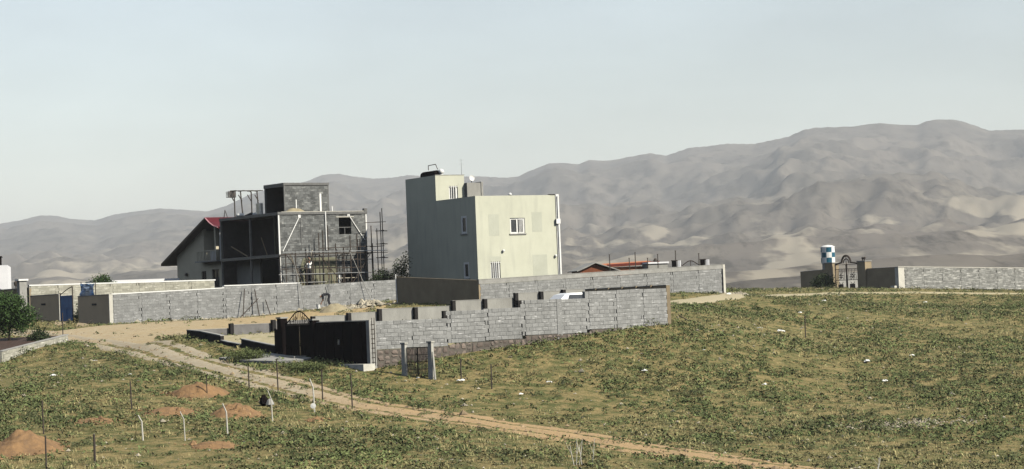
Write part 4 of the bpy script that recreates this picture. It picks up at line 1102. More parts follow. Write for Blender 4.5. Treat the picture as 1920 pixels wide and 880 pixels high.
MB().lathe([(.05, 0), (.05, .03)], (.12, 0, .921), 8).build("bung", M_iron, dr)
ty = thing("old_tyre", "dark tyre and scrap lying on the unfinished roof edge", "tyre", uhw(.75, 5.9, ZR), R(35))
k = MB(); ring = []
for i in range(16):
    a = 2 * math.pi * i / 16; ring.append((.26 * math.cos(a), .26 * math.sin(a), .09 + .12 * math.cos(a)))
k.path(ring + ring[:1], .085, 8); k.build("tyre", M_tyre, ty); MB().tube((-.4, .0, .02), (.45, .3, .3), .05).build("scrap_bar", M_iron, ty)
for x, y, lab in ((1.1, 5.3, "white cement sack by the drum on the unfinished roof"), (.35, 6.6, "white cement sack below the roof rack")):
    t = thing("cement_sack", lab, "sack", uhw(x, y, ZR), R(20), group="sacks on the unfinished roof")
    MB().lathe([(.12, 0), (.30, .03), (.33, .12), (.28, .22), (.1, .26)], (0, 0, 0), 10).build("sack", M_paper, t, smooth=True); MB().tube((.2, 0, .2), (.36, 0, .24), .06, .02).build("tied_end", M_paper, t)

def heap(name, label, x, y, rx, ry, h, m, cat, group=None, zfun=None, seed=0, n=40, rz=0.0, lump=.35):
    g = np.linspace(-1.15, 1.15, n); X, Y = np.meshgrid(g, g); X, Y = X.ravel(), Y.ravel()
    d = np.hypot(X, Y)
    prof = np.clip(1 - d, -.25, 1) ** 1 if False else np.where(d < 1.12, (np.cos(np.clip(d, 0, 1) * np.pi) * .5 + .5) ** .75, 0)
    nz = fbm(X * 2.2 + seed, Y * 2.2 - seed, seed, 4)
    Z = h * prof * (1 - lump + 2 * lump * nz) + .42 * h * (fbm(X * 7, Y * 7, seed + 5, 4, .6) - .5) * np.clip(1.1 - d, 0, 1) - .06 * np.clip(d - .75, 0, 1) * 4
    c, s_ = math.cos(rz), math.sin(rz)
    wx, wy = x + c * X * rx - s_ * Y * ry, y + s_ * X * rx + c * Y * ry
    base = (zfun or G)(wx, wy)
    Fq = grid_faces(n, n); Fq = Fq[(d[Fq] < 1.13).all(1)]
    used, inv = np.unique(Fq, return_inverse=True)
    o0 = np.array([x, y, float((zfun or G)(np.array([x]), np.array([y]))[0])])
    o = np_mesh(name, np.stack([wx, wy, base + Z], -1)[used] - o0, inv.reshape(-1, 4), m)
    o.location = o0
    return tag(o, label, cat, group)
rz_ = uhw(0, 0, ZR)[2]
p = uhw(1.9, .7, ZR)
heap("sand_heap", "small sand heap spilling on the roof edge below the stair room", p[0], p[1], 1.0, .6, .34, M_sand, "sand heap", zfun=lambda x, y: np.full(np.shape(x), rz_ + .01), seed=4, rz=R(35), n=24)

# ---------------- scaffolding in front
sf = thing("scaffolding", "steel pipe scaffolding across the front of the unfinished house", "scaffolding", uhw(0, -1.2, -.2), R(35))
def pole(par, p0, p1, r_=.042, m_=None, nm="pole"): return MB().tube(p0, p1, r_, n=6).build(nm, m_ or M_iron, par)
for x, h in ((-.15, 3.6), (1.6, 3.9), (2.75, 5.1), (3.1, 5.3), (3.55, 5.7), (4.9, 4.0), (5.5, 4.9), (6.1, 5.0), (6.35, 4.6), (7.4, 5.6), (.7, 3.8), (2.2, 3.7), (4.2, 4.3), (6.8, 4.1)):
    pole(sf, (x, 0, 0), (x, 0, h))
for x, h in ((-.15, 3.5), (2.6, 3.6), (5.3, 3.6), (7.4, 3.7)): pole(sf, (x, .9, 0), (x, .9, h))
for z, a, b, m_ in ((2.45, -.6, 6.6, M_iron), (2.05, -.8, 3.2, M_galv), (2.05, 3.4, 7.3, M_galv), (3.55, -.6, 8.8, M_iron), (3.95, 2.8, 7.3, M_iron), (3.7, -.4, 8.8, M_galv), (1.42, -.4, 3.2, M_galv), (2.85, -.4, .6, M_iron), (2.3, -.3, .5, M_iron), (3.05, 1.4, 7.4, M_iron), (1.0, 3.2, 7.4, M_iron)):
    pole(sf, (a, -.05, z), (b, -.05, z + .02 * (b - a) * (1 if z > 3.8 else 0)), .028, m_, "ledger")
for x in (-.15, 2.6, 5.3, 7.4): pole(sf, (x, -.1, 3.5), (x, 1.1, 3.5), .028, None, "transom"); pole(sf, (x, -.1, 1.36), (x, 1.1, 1.36), .028, None, "transom")
for x in (5.6, 5.75): 
    for z in (3.1, 4.3): pole(sf, (x - .2, -.03, z), (x + .3, -.03, z), .02, None, "rung")
pbox("plank", M_woodpale, sf, -.5, 3.4, .15, .43, 1.40, 1.45); pbox("plank", M_woodpale, sf, -.4, 3.3, .46, .74, 1.40, 1.45)
pbox("plank", M_wood, sf, 2.7, 7.2, .2, .5, 3.54, 3.59)
pbox("plank", M_woodpale, sf, 4.3, 6.2, .1, .3, 1.66, 1.70)
for p0, p1 in (((3.6, .1, 2.6), (4.3, -.2, .1)), ((3.45, .1, 2.6), (3.6, -.1, .1)), ((.3, .2, 3.6), (1.9, .1, 0))): pole(sf, p0, p1, .03, M_wood, "raking_timber")
for p0, p1 in (((2.7, -.08, 3.5), (4.9, -.08, 1.0)), ((7.3, -.08, 3.6), (5.4, -.08, 1.1)), ((-.1, -.08, 3.5), (1.6, -.08, 1.4))): pole(sf, p0, p1, .028, None, "cross_brace")
st = thing("scaffold_tower", "ladder like scaffold tower at the right corner of the unfinished house", "scaffolding", uhw(8.0, -.6, -.1), R(35))
for x, y, h in ((.1, -.3, 5.3), (.62, -.3, 6.85), (.85, .35, 6.6), (.15, .5, 4.2)): pole(st, (x, y, 0), (x, y, h), .036)
for z in (1.5, 2.0, 3.05, 4.1, 5.1): 
    pole(st, (-.05, -.33, z), (1.0, -.33, z), .03, None, "rung"); pole(st, (.62, -.45, z + .05), (.87, .55, z + .05), .028, None, "rung")
pole(st, (-1.0, -.35, 5.75), (.9, -.35, 5.8), .025, None, "ledger"); pole(st, (-.6, -.35, 3.9), (.7, -.35, 3.95), .03, None, "ledger")
# poles leaning in front of the long wall
def w3w(x, y): return (T.x + U35[0] * x - E35[0] * y, T.y + U35[1] * x - E35[1] * y)
for (xa, za), (xb, yb), m_, lab in (((14.3, 4.4), (14.8, .45), M_conc, "slanting pale pole in front of the long wall, nearest the bent worker"), ((19.0, 4.5), (20.4, .5), M_conc, "slanting pale pole in front of the long wall, nearest the shaded wall"), ((17.1, 2.5), (16.7, .5), M_steel, "short dark pole leaning on the long wall behind the sand pile")):
    b = w3w(xb, yb); t_ = w3w(xa, -.2 if za > 3 else .03)
    o = thing("leaning_pole", lab, "pole", (b[0], b[1], hz(*b)), 0, group="poles leaning at the long grey wall")
    z0 = hz(*b)
    MB().tube((0, 0, -.1), (t_[0] - b[0], t_[1] - b[1], za - z0), .024, .020, 7).build("shaft", m_, o)
    MB().tube(((t_[0] - b[0]) * .97, (t_[1] - b[1]) * .97, (za - z0) * .97), (t_[0] - b[0], t_[1] - b[1], za - z0 + .002), .045, n=7).build("end_collar", M_iron, o)
xb = w3w(9.6, .55)
o = thing("trestle", "rickety wooden trestle leaning against the long grey wall", "trestle", (xb[0], xb[1], hz(*xb)), R(35))
for a, b in (((.2, 0, 0), (.55, .3, 2.0)), ((1.5, 0, 0), (1.35, .3, 1.95)), ((.0, -.1, .1), (1.5, .1, 1.3)), ((2.4, 0, 0), (2.2, .35, 1.2))): MB().tube(a, b, .035).build("timber", M_iron, o)

# ---------------- gabled house
GP = Vector((-24.31 + .5, 186.44 + .34, 1.2))
gx0 = (GP.x + E35[0] * 7.9, GP.y + E35[1] * 7.9)
gh = thing("gabled_house", "beige gabled house with red roof behind the unfinished house", "house", (gx0[0], gx0[1], 1.2), R(-55))
PKZ, EVL, EVR = 6.85, 3.42, 6.0
bx0, bx1 = 1.5, 9.35
def roofz(x): return EVL + (PKZ - EVL) * x / 7.9 if x <= 7.9 else PKZ - (PKZ - EVR) * (x - 7.9) / 2.0
oz = [(5.75, 6.55, 1.55, 2.62), (7.55, 8.75, 1.3, 2.7)]
k = MB(); wall_openings(k, bx1 - bx0, -.4, 3.4, .25, [(a - bx0, b - bx0, c, d) for a, b, c, d in oz], fr=lambda x, y, z: (x + bx0, y, z)); k.build("front_wall", M_beige, gh)
k = MB(); k.prism([(bx0, 3.402), (6.3, 3.402), (6.3, roofz(6.3) - .16), (bx0, roofz(bx0) - .16)], 0, .25); k.build("gable_wall", M_beige, gh)
k = MB(); k.prism([(6.302, 3.402), (bx1, 3.402), (bx1, roofz(bx1) - .16), (7.9, PKZ - .16), (6.302, roofz(6.302) - .16)], 1.5, 1.7); k.build("balcony_back_wall", M_beige, gh)
pbox("balcony_side", M_beige, gh, 6.05, 6.299, .251, 1.5, 3.404, roofz(6.05) - .2)
for x in (8.1, 9.0): pbox("balcony_column", M_beige, gh, x, x + .25, .0, .25, 3.404, roofz(x + .25) - .2)
pbox("balcony_slab", M_conc, gh, 6.0, 9.6, -.7, 1.5, 3.3, 3.40)
for i in range(14): pbox("baluster", M_white if i > 9 else M_beige, gh, 6.15 + i * .24, 6.21 + i * .24, -.6, -.55, 3.402, 4.15)
pbox("balcony_rail", M_beige, gh, 6.05, 9.55, -.62, -.53, 4.152, 4.22)
for a, b, c, d in oz: window(gh, lambda x, y, z: (x, y, z), a, b, c, d, bars=0, fm=M_iron, sill=True)
MB().lathe([(.05, 0), (.13, .05), (.12, .22), (.05, .28)], (3.3, -.12, 2.3), 10).build("wall_lamp", M_iron, gh)
pbox("left_wall", M_beige, gh, bx0, bx0 + .25, .252, 6.8, -.4, roofz(bx0) - .2); pbox("right_wall", M_beige, gh, bx1 - .25, bx1, .252, 6.8, -.4, 3.3); pbox("rear_wall", M_beige, gh, bx0, bx1, 6.802, 7.0, -.4, 3.4)
k = MB(); k.prism([(-.05, EVL - .12), (7.9, PKZ - .14), (7.9, PKZ), (-.1, EVL + .02)], -.6, 7.6); k.build("roof_slope", M_red, gh)
k = MB(); k.prism([(-.04, EVL - .165), (7.88, PKZ - .185), (7.88, PKZ - .142), (-.04, EVL - .124)], -.6, 7.6); k.build("soffit", M_iron, gh)
k = MB(); k.prism([(7.902, PKZ - .14), (8.6, PKZ - .55), (9.3, EVR + .02), (9.95, EVR - .12), (9.95, EVR), (9.3, EVR + .16), (8.6, PKZ - .40), (7.902, PKZ)], -.6, 7.6); k.build("roof_slope", M_red, gh)
k = MB(); k.prism([(-.12, EVL - .16), (7.9, PKZ - .18), (7.9, PKZ + .02), (-.12, EVL + .04)], -.66, -.602); k.build("barge_board", M_iron, gh)
k = MB(); k.path([(7.9, -.65, PKZ - .04), (8.6, -.65, PKZ - .46), (9.3, -.65, EVR + .10), (9.95, -.65, EVR - .02)], .05); k.build("barge_trim", mat("pink_trim", (.62, .32, .34), (.55, .26, .28), 3), gh)
MB().path([(8.0, 1.0, PKZ - .1), (8.2, 1.0, PKZ + .55), (9.5, .6, PKZ - .35)], .03).build("roof_stay", M_iron, gh)
MB().tube((9.5, -.2, 3.4), (9.5, -.2, EVR - .1), .06, n=8).build("downpipe", M_white, gh)
# rear gable
k = MB(); k.prism([(bx0, 3.402), (bx1, 3.402), (bx1, roofz(bx1) - .16), (7.9, PKZ - .16), (bx0, roofz(bx0) - .16)], 6.802, 7.0); k.build("rear_gable", M_beige, gh)

# ---------------- white house at the far left edge
wh = thing("white_house", "bright white house with a black roof tank at the left edge", "house", (-54.3, 216.0, 1.4), R(10))
o_w = [(3.2, 4.2, 2.2, 3.4)]
k = MB(); wall_openings(k, 7.6, -.4, 4.3, .25, o_w); k.build("front_wall", M_whouse, wh)
window(wh, lambda x, y, z: (x, y, z), *o_w[0], bars=0)
pbox("side_wall", M_whouse, wh, 0, .25, .252, 8, -.4, 4.3); pbox("side_wall", M_whouse, wh, 7.35, 7.6, .252, 8, -.4, 4.3); pbox("rear_wall", M_whouse, wh, .26, 7.34, 7.75, 8, -.4, 4.3)
pbox("roof_slab", M_whouse, wh, .26, 7.34, .26, 7.74, 4.0, 4.2)
pbox("roof_room", M_black, wh, 4.4, 6.95, .6, 3.4, 4.205, 5.1); pbox("roof_room_eave", M_black, wh, 4.3, 7.05, .5, 3.5, 5.102, 5.17)
wp = thing("white_porch", "small white porch block with a dark lamp beside the white house", "porch", (-45.6, 213.0, 1.4), R(10))
pbox("block", M_concw, wp, 0, 2.0, 0, 2, -.3, 1.9); pbox("cap", M_concw, wp, -.1, 2.1, -.1, 2.1, 1.902, 2.0); MB().lathe([(.05, 0), (.06, .25), (.16, .3), (.2, .6), (.05, .72)], (.4, .4, 2.002), 10).build("lamp", M_iron, wp)

# ---------------- huts and posts behind the compound wall
hut = thing("brown_hut", "small brown hut with a pale low gable roof behind the compound wall", "hut", (5.55, 196.0, 1.0), R(12))
k = MB(); wall_openings(k, 2.6, -.3, 1.75, .15, [(.9, 1.7, .9, 1.55)]); k.build("front_wall", M_rust_roof, hut)
k = MB(); k.prism([(0, 1.752), (2.6, 1.752), (1.3, 2.28)], 0, .15); k.build("gable_wall", M_rust_roof, hut)
window(hut, lambda x, y, z: (x, y, z), .9, 1.7, .9, 1.55, bars=0, fm=M_woodpale, sill=False, depth=.06)
pbox("side_wall", M_rust_roof, hut, 0, .15, .152, 3, -.3, 1.75); pbox("side_wall", M_rust_roof, hut, 2.45, 2.6, .152, 3, -.3, 1.75)
for pts in ([(-.3, 1.68), (1.3, 2.34), (1.3, 2.42), (-.34, 1.75)], [(1.302, 2.34), (3.4, 1.62), (3.42, 1.69), (1.302, 2.42)]): MB().prism(pts, -.3, 3.2).build("roof_slope", M_conc, hut)
shd = thing("orange_roof_shed", "long low shed with an orange metal roof behind the compound wall", "shed", (8.0, 197.0, .9), R(14))
pbox("front_wall", M_orange, shd, 0, 4.2, .1, .25, -.3, 2.05); pbox("side_wall", M_orange, shd, 0, .15, .252, 3, -.3, 2.05); pbox("side_wall", M_orange, shd, 4.05, 4.2, .252, 3, -.3, 2.05)
k = MB(); k._add([(-.2, -.2, 2.06), (4.4, -.2, 2.2), (4.4, 3.2, 2.5), (-.2, 3.2, 2.36), (-.2, -.2, 2.12), (4.4, -.2, 2.26), (4.4, 3.2, 2.56), (-.2, 3.2, 2.42)], [(0, 1, 2, 3), (4, 5, 6, 7), (0, 1, 5, 4), (1, 2, 6, 5), (2, 3, 7, 6), (3, 0, 4, 7)]); k.build("roof_sheet", M_orange, shd)
k = MB(); k._add([(-.22, -.24, 2.12), (4.42, -.24, 2.26), (4.42, -.21, 2.26), (-.22, -.21, 2.12), (-.22, -.24, 2.30), (4.42, -.24, 2.44), (4.42, -.21, 2.44), (-.22, -.21, 2.30)], [(0, 1, 2, 3), (4, 5, 6, 7), (0, 1, 5, 4), (1, 2, 6, 5), (2, 3, 7, 6), (3, 0, 4, 7)]); k.build("fascia", mat("dark_red_edge", (.16, .03, .02), (.11, .025, .02), 4), shd)
for i, (x, y, h, lab) in enumerate(((7.9, 192, 3.2, "thin pole rising above the left end of the orange roof"), (9.5, 192, 2.85, "shortest thin pole above the orange roof"), (10.05, 193, 3.3, "tall thin pole above the middle of the orange roof"), (11.0, 192, 2.8, "thin pole at the right end of the orange roof"), (11.9, 193, 3.1, "thin pole beside the white slab behind the compound wall"), (13.3, 192, 3.3, "thin pole standing by the left black gate pillar"), (15.2, 192, 3.0, "thin pole standing by the right black gate pillar"))):
    o = thing("thin_pole", lab, "pole", (x, y, .8), group="thin poles behind the compound wall")
    MB().tube((0, 0, -.3), (0, 0, h - .1), .05, .035, 6).build("shaft", M_iron, o); MB().tube((0, 0, h - .1), (0, 0, h - .06), .06, n=6).build("tip", M_iron, o)
ws = thing("white_slab_roof", "small white slab roof right of the orange shed", "shed", (11.2, 196, .9), R(14))
pbox("wall", M_plast, ws, .1, 1.8, .1, 1.8, -.3, 2.2); pbox("slab", M_whouse, ws, 0, 1.9, 0, 1.9, 2.202, 2.34); MB().lathe([(.1, 0), (.2, .1), (.1, .3)], (.9, .6, 2.342), 8).build("vent", M_iron, ws)
for x, lab in ((13.05, "black gate pillar left of the small black arch behind the compound wall"), (15.35, "black gate pillar right of the small black arch behind the compound wall")):
    o = thing("gate_pillar", lab, "pillar", (x, 190, .8), R(-10), group="pillars behind the compound wall")
    pbox("shaft", M_black, o, -.2, .15, -.2, .2, -.3, 2.36); pbox("white_flank", M_whouse, o, .30, .5, -.2, .2, -.3, 2.38); pbox("capstone", M_iron, o, -.24, .28, -.24, .24, 2.362, 2.42)
ar = thing("black_arch_gate", "small black arched gate behind the compound wall", "gate", (13.6, 190, .8), R(0))
MB().path([(i / 10 * 1.5, 0, 1.95 + .38 * math.sin(math.pi * i / 10) ** 1.5) for i in range(11)], .04).build("arch_bar", M_iron, ar)
pbox("leaf", M_black, ar, .02, .73, -.02, .02, 0, 1.9); pbox("leaf", M_black, ar, .77, 1.48, -.02, .02, 0, 1.9); MB().tube((.75, 0, 1.9), (.75, 0, 2.33), .025).build("arch_spindle", M_iron, ar)


# ------------------------------------------------------------------ trees and shrubs
def leaf_crown(name, parent, m, blobs, n, size, seed, droop=.2):
    """blobs: (x, y, z, rx, ry, rz). Leaves fill the shell and the inside of each blob, in twig clusters"""
    r = np.random.default_rng(seed)
    V, T_ = [], []
    vol = np.array([b[3] * b[4] * b[5] for b in blobs]); cnt = np.maximum(6, (n * vol / vol.sum()).astype(int))
    for b, k in zip(blobs, cnt):
        d = r.normal(0, 1, (k, 3)); d /= np.linalg.norm(d, axis=1)[:, None]
        q = r.uniform(.25, 1.08, k) ** .55
        lob = .62 + .75 * vnoise(d[:, 0] * 2.3 + seed, d[:, 1] * 2.3 + d[:, 2] * 1.7, seed)
        C = np.array(b[:3]) + d * (q * lob)[:, None] * np.array(b[3:])
        tcl = r.normal(.5, .2, k)
        for j in range(5):
            c = C + r.normal(0, size * .8, (k, 3))
            a = r.normal(0, 1, (k, 3)); a /= np.linalg.norm(a, axis=1)[:, None]
            u_ = np.cross(a, r.normal(0, 1, (k, 3))); u_ /= np.linalg.norm(u_, axis=1)[:, None]; v_ = np.cross(a, u_)
            s_ = size * r.uniform(.6, 1.3, k)[:, None]
            V.append(np.stack([c - u_ * s_ * .5, c + v_ * s_ * .28, c + u_ * s_ * .5, c - v_ * s_ * .28], 1)); T_.append(np.clip(tcl + r.normal(0, .12, k), 0, 1))
    V = np.concatenate(V).reshape(-1, 3); T_ = np.concatenate(T_)
    return np_mesh(name, V, np.arange(len(V)).reshape(-1, 4), m, parent, tint=T_, smooth=False)

def tree(name, label, x, y, z, trunk_h, trunk_r, blobs, n, leaf, m, seed, cat="tree", group=None):
    t = thing(name, label, cat, (x, y, z), group=group)
    k = MB(); top = (0.05, 0, trunk_h)
    k.path([(0, 0, -.2), (.03, .02, trunk_h * .5), top], trunk_r, 8, trunk_r * .6)
    for b in blobs: k.path([top, ((top[0] + b[0]) / 2 + .05, b[1] / 2, (trunk_h + b[2]) / 2 + .05), b[:3]], trunk_r * .5, 6, trunk_r * .15)
    k.build("trunk", M_bark, t)
    leaf_crown("crown", t, m, blobs, n, leaf, seed)
    return t
tree("garden_tree", "leafy bright green tree above the planted bed at the left edge", -29.9, 138.5, -1.0, 1.0, .09,
     [(-.2, 0, 1.9, 1.25, 1.2, .8), (.75, .2, 1.5, .95, .9, .6), (-1.0, .1, 1.4, 1.0, .9, .7), (.2, -.3, 2.4, .75, .7, .5), (-.6, .2, 2.6, .7, .7, .5), (.75, -.1, .95, .5, .5, .45), (-.2, .1, 1.0, .7, .7, .5)], 2600, .13, M_leaf, 3)
tree("garden_shrub", "small upright green shrub in the planted bed beside the track", -27.9, 137.6, -1.15, .3, .04, [(0, 0, .55, .5, .5, .45), (.3, .1, .3, .4, .4, .3), (-.35, 0, .35, .4, .4, .3)], 420, .11, M_leafd, 5, "shrub")
tree("garden_shrub", "dark shrub standing at the shaded wall behind the green tree", -33.9, 158.0, -.3, .6, .05, [(0, 0, 1.1, .6, .6, .6), (.4, .1, .6, .6, .6, .5)], 500, .12, M_leafd, 6, "shrub")
tree("round_tree", "round green treetop showing above the beige boundary wall", -30.9, 176.0, .8, 1.2, .08, [(0, 0, 1.9, .95, .9, .75), (.6, .2, 1.75, .7, .7, .5), (-.6, 0, 1.7, .7, .7, .5), (.1, 0, 2.45, .5, .5, .35)], 1100, .13, M_leaf, 8)
tree("gate_shrub", "small shrub showing in the gap beside the blue gate", -29.9, 161.6, 0, .4, .03, [(0, 0, .7, .35, .3, .35), (.1, .1, 1.25, .3, .3, .3), (-.2, 0, .35, .3, .3, .25)], 260, .1, M_leafd, 9, "shrub")
tree("slender_tree", "sparse dark tree at the shaded corner of the cream house", -8.55, 175.0, 1.0, 1.3, .05, [(.1, 0, 1.9, .55, .5, .5), (.45, .1, 2.5, .45, .4, .45), (-.1, 0, 2.2, .4, .4, .4), (.3, 0, 1.4, .6, .5, .4), (.6, 0, 3.1, .3, .3, .3), (-.5, 0, 1.6, .35, .3, .3)], 240, .15, M_leafd, 11)
tree("wall_shrub", "rounded olive shrub behind the shaded wall beside the scaffold tower", -9.9, 176.0, 1.2, .7, .05, [(0, 0, 1.35, .8, .7, .55), (.5, 0, 1.1, .6, .6, .45), (-.5, 0, 1.1, .5, .5, .4)], 520, .12, M_leafd, 12, "shrub")
tree("dark_shrub", "dark rounded shrub against the wing wall left of the iron gate", 29.2, 221.6, .35, .5, .07, [(0, 0, .8, .95, .6, .75), (.5, -.1, .55, .7, .5, .5), (-.5, 0, .5, .6, .5, .5)], 900, .13, M_leafd, 14, "shrub")
tree("track_shrub", "leafy green bush beside the track below the low dark walls", -13.8, 120.0, hz(-13.8, 120.0), .15, .03, [(0, 0, .3, .75, .7, .32), (.5, .3, .28, .6, .5, .28), (-.5, -.2, .25, .55, .5, .25)], 900, .075, M_weed1, 15, "shrub")
tree("track_shrub", "leafy green bush between the track and the concrete ramp", -10.4, 114.2, hz(-10.4, 114.2), .12, .03, [(0, 0, .22, .8, .7, .26), (.7, .1, .2, .6, .5, .22)], 800, .07, M_weed1, 16, "shrub")

# bare white twigs in the foreground
for x, y, lab, sd_, hh in ((2.05, 84.6, "bleached dead branching stems at the bottom centre", 4, 1.0), (12.9, 84.8, "single bleached dead stem at the bottom right", 8, .6)):
    r_ = random.Random(sd_); t = thing("dead_shrub", lab, "shrub", (x, y, hz(x, y)))
    for q in range(5 if hh > .8 else 2):
        bx_, ang_ = r_.uniform(-.35, .55), r_.uniform(-.35, .4)
        p = [(bx_, r_.uniform(-.1, .1), -.08), (bx_ + ang_ * .3, 0, hh * .4), (bx_ + ang_ * .5, .05, hh * r_.uniform(.7, 1))]
        s_ = MB().path(p, .016, 5, .007).build("stem", M_concw, t)
        MB().path([p[1], (p[1][0] + r_.uniform(-.25, .25), .05, hh * .85)], .009, 4, .005).build("twig", M_concw, s_)

# ------------------------------------------------------------------ heaps
heap("sand_pile", "rounded pile of grey brown building sand below the unfinished house", -12.4, 161.6, 1.3, 1.0, .58, M_sand, "sand pile", seed=2, rz=R(20), lump=.12)
MOUNDS = [(-14.6, 107.6, 1.45, .52), (-12.15, 101.1, 1.2, .48), (-19.2, 90.2, 1.8, .54), (-15.0, 101.4, 1.3, .16), (-11.7, 90.0, 1.0, .18), (-17.7, 98.2, 1.0, .12), (-8.6, 99.6, .5, .12)]
MLAB = ["largest orange earth mound nearest the track", "orange earth mound behind the angled white post", "orange earth mound at the lower left corner", "low spread of orange earth left of the middle mound", "low orange earth patch in front of the angled posts", "small flat orange earth patch near the leaning posts", "tiny orange earth patch at the foot of an angled post"]
for (x, y, r_, h), lab, i in zip(MOUNDS, MLAB, range(9)):
    heap("earth_mound", lab, x, y, r_ * 1.05, r_ * 1.2, h, M_mound, "earth mound", "orange earth mounds in the field", seed=30 + i, n=64, lump=.7)

# ------------------------------------------------------------------ fence posts
DP = [(-19.11, 94.4, 1.35, "thin dark post behind the lower left earth mound"), (-17.07, 84.6, 1.25, "thin dark post at the bottom left corner"), (-15.48, 85.5, 1.1, "stout dark post at the bottom near the left"),
      (-16.84, 102.3, 1.2, "thin dark post standing alone left of the mounds"), (-12.43, 108.8, 1.12, "dark post by the track nearest the largest mound"), (-11.01, 107.9, 1.6, "dark post by the track in front of the concrete ramp"),
      (-8.83, 106.0, 1.42, "dark post by the track left of the pale footing end"), (-7.33, 103.6, 1.58, "tall dark post by the track below the pale footing end"), (-1.23, 109.6, 1.15, "dark post standing alone right of the small field gate"),
      (-2.68, 111.4, 1.1, "dark post beside the white litter near the small gate"), (16.88, 137.2, 1.3, "dark post alone in the right hand field"), (-27.25, 141.3, 1.75, "dark post at the end of the low garden wall")]
for i, (x, y, h, lab) in enumerate(DP):
    o = thing("fence_post", lab, "post", (x, y, hz(x, y)), group="dark fence posts in the field")
    w = .035 if i != 2 else .05
    k = MB(); k.tube((0, 0, -.25), (random.uniform(-.03, .03), random.uniform(-.03, .03), h), w, w * .9, 6); k.build("shaft", M_iron, o)
    MB().tube((0, -.01, h * .8), (0, -.07, h * .82), .012, n=5).build("wire_hook", M_iron, o)
APo = [(-14.82, 92.3, 1.0, "leftmost angled white post in the field"), (-13.14, 92.1, 1.15, "thin angled pale post between the two left white posts"), (-11.59, 93.1, 1.32, "angled white post in front of the orange mound"), (-10.34, 98.3, 1.38, "thin angled white post beside the dark scrap"), (-8.91, 102.2, 1.52, "angled white post with a round white disc near the track"), (-14.11, 106.5, 1.05, "thin bent dark post at the largest mound")]
for i, (x, y, h, lab) in enumerate(APo):
    o = thing("angled_post", lab, "post", (x, y, hz(x, y)), group="angled top posts in the field")
    w = .024 if i in (1, 3, 5) else .033; m_ = M_iron if i == 5 else M_concw
    MB().path([(.03, 0, -.2), (0, 0, h * .74)], w).build("shaft", m_, o)
    MB().path([(0, 0, h * .735), (-.13 if i < 5 else .08, -.04, h)], w, 6, w * .8).build("angled_arm", m_, o)
    if i == 4:
        k = MB(); k.fr = lambda X, Y, Z: (X, Z, Y); k.lathe([(.02, 0), (.12, .01), (.12, .03), (.02, .04)], (-.02, .34, -.09), 14); k.build("disc", M_paper, o)

# ------------------------------------------------------------------ small field gate
fg = thing("field_gate", "small rusty double leaf gate between two pale concrete posts", "gate", (-5.35, 113.05, hz(-5.35, 113.05)), math.atan2(-.95, 1.3))
dz1 = hz(-4.05, 112.1) - hz(-5.35, 113.05)
for x, z, h, tp in ((-.2, 0, 1.52, .0), (1.42, dz1, 1.74, .1)):
    k = MB(); k._add([(x, -.11, z - .3), (x + .24, -.11, z - .3), (x + .24, .11, z - .3), (x, .11, z - .3), (x + .02, -.09, z + h), (x + .24, -.09, z + h), (x + .24, .09, z + h), (x + .02, .09, z + h)],
                      [(0, 1, 2, 3), (4, 5, 6, 7), (0, 1, 5, 4), (1, 2, 6, 5), (2, 3, 7, 6), (3, 0, 4, 7)]); k.build("post", M_gpost, fg)
    pbox("post_cap", M_gpost, fg, x - .03, x + .28, -.13, .13, z + h + .002, z + h + .07)
MB().tube((1.85, -.1, dz1 - .2), (1.68, -.02, dz1 + 1.3), .05).build("strut", M_gpost, fg)
for q in range(2):
    xa = .08 + q * .66
    for xx in (xa, xa + .61): pbox("stile", M_iron, fg, xx, xx + .04, -.02, .02, -.05, 1.36)
    for zz in (-.05, .62, 1.32): pbox("rail", M_iron, fg, xa + .042, xa + .608, -.018, .018, zz, zz + .04)
    for zz in (.28, .97): pbox("rail", M_iron, fg, xa + .042, xa + .608, .014, .03, zz, zz + .03)
    for b_ in range(6): pbox("bar", M_rust, fg, xa + .09 + b_ * .085, xa + .122 + b_ * .085, -.012, .012, -.009, .619)
    for b_ in range(6): pbox("bar", M_rust, fg, xa + .09 + b_ * .085, xa + .122 + b_ * .085, -.012, .012, .661, 1.319)

# ------------------------------------------------------------------ checkered water tower on the right
tk = thing("water_tank", "white and blue checkered cylindrical water tank behind the iron gate", "tank", (30.4, 226.5, .5))
for a in range(4): MB().tube((.5 * math.cos(a * 1.57 + .7), .5 * math.sin(a * 1.57 + .7), -.3), (.5 * math.cos(a * 1.57 + .7), .5 * math.sin(a * 1.57 + .7), 2.4), .05).build("stand_leg", M_white, tk)
MB().lathe([(.6, 1.6), (.6, 2.42)], (0, 0, 0), 20).build("stand_skirt", M_conc, tk)
MB().lathe([(.66, 2.424), (.68, 2.46), (.68, 3.98), (.7, 4.0), (.66, 4.06), (.4, 4.17), (.05, 4.22)], (0, 0, 0), 24).build("tank_shell", M_white, tk)
for row in range(3):
    for c in range(8):
        if (row + c) % 2: continue
        a0 = 2 * math.pi * (c / 8) + R(-20); a1 = a0 + 2 * math.pi / 8 * .96
        z0 = 2.52 + row * .50
        k = MB(); vs_, fs = [], []
        for j in range(5):
            a = a0 + (a1 - a0) * j / 4
            for rr_ in (.675, .69):
                for zz in (z0, z0 + .46): vs_.append((rr_ * math.cos(a), rr_ * math.sin(a), zz))
        for j in range(4):
            b_ = j * 4; n_ = b_ + 4
            fs += [(b_ + 2, n_ + 2, n_ + 3, b_ + 3), (b_, b_ + 1, n_ + 1, n_), (b_ + 1, b_ + 3, n_ + 3, n_ + 1), (b_, n_, n_ + 2, b_ + 2)]
        fs += [(0, 2, 3, 1), (16, 17, 19, 18)]
        k._add(vs_, fs); k.build("square", M_teal, tk)

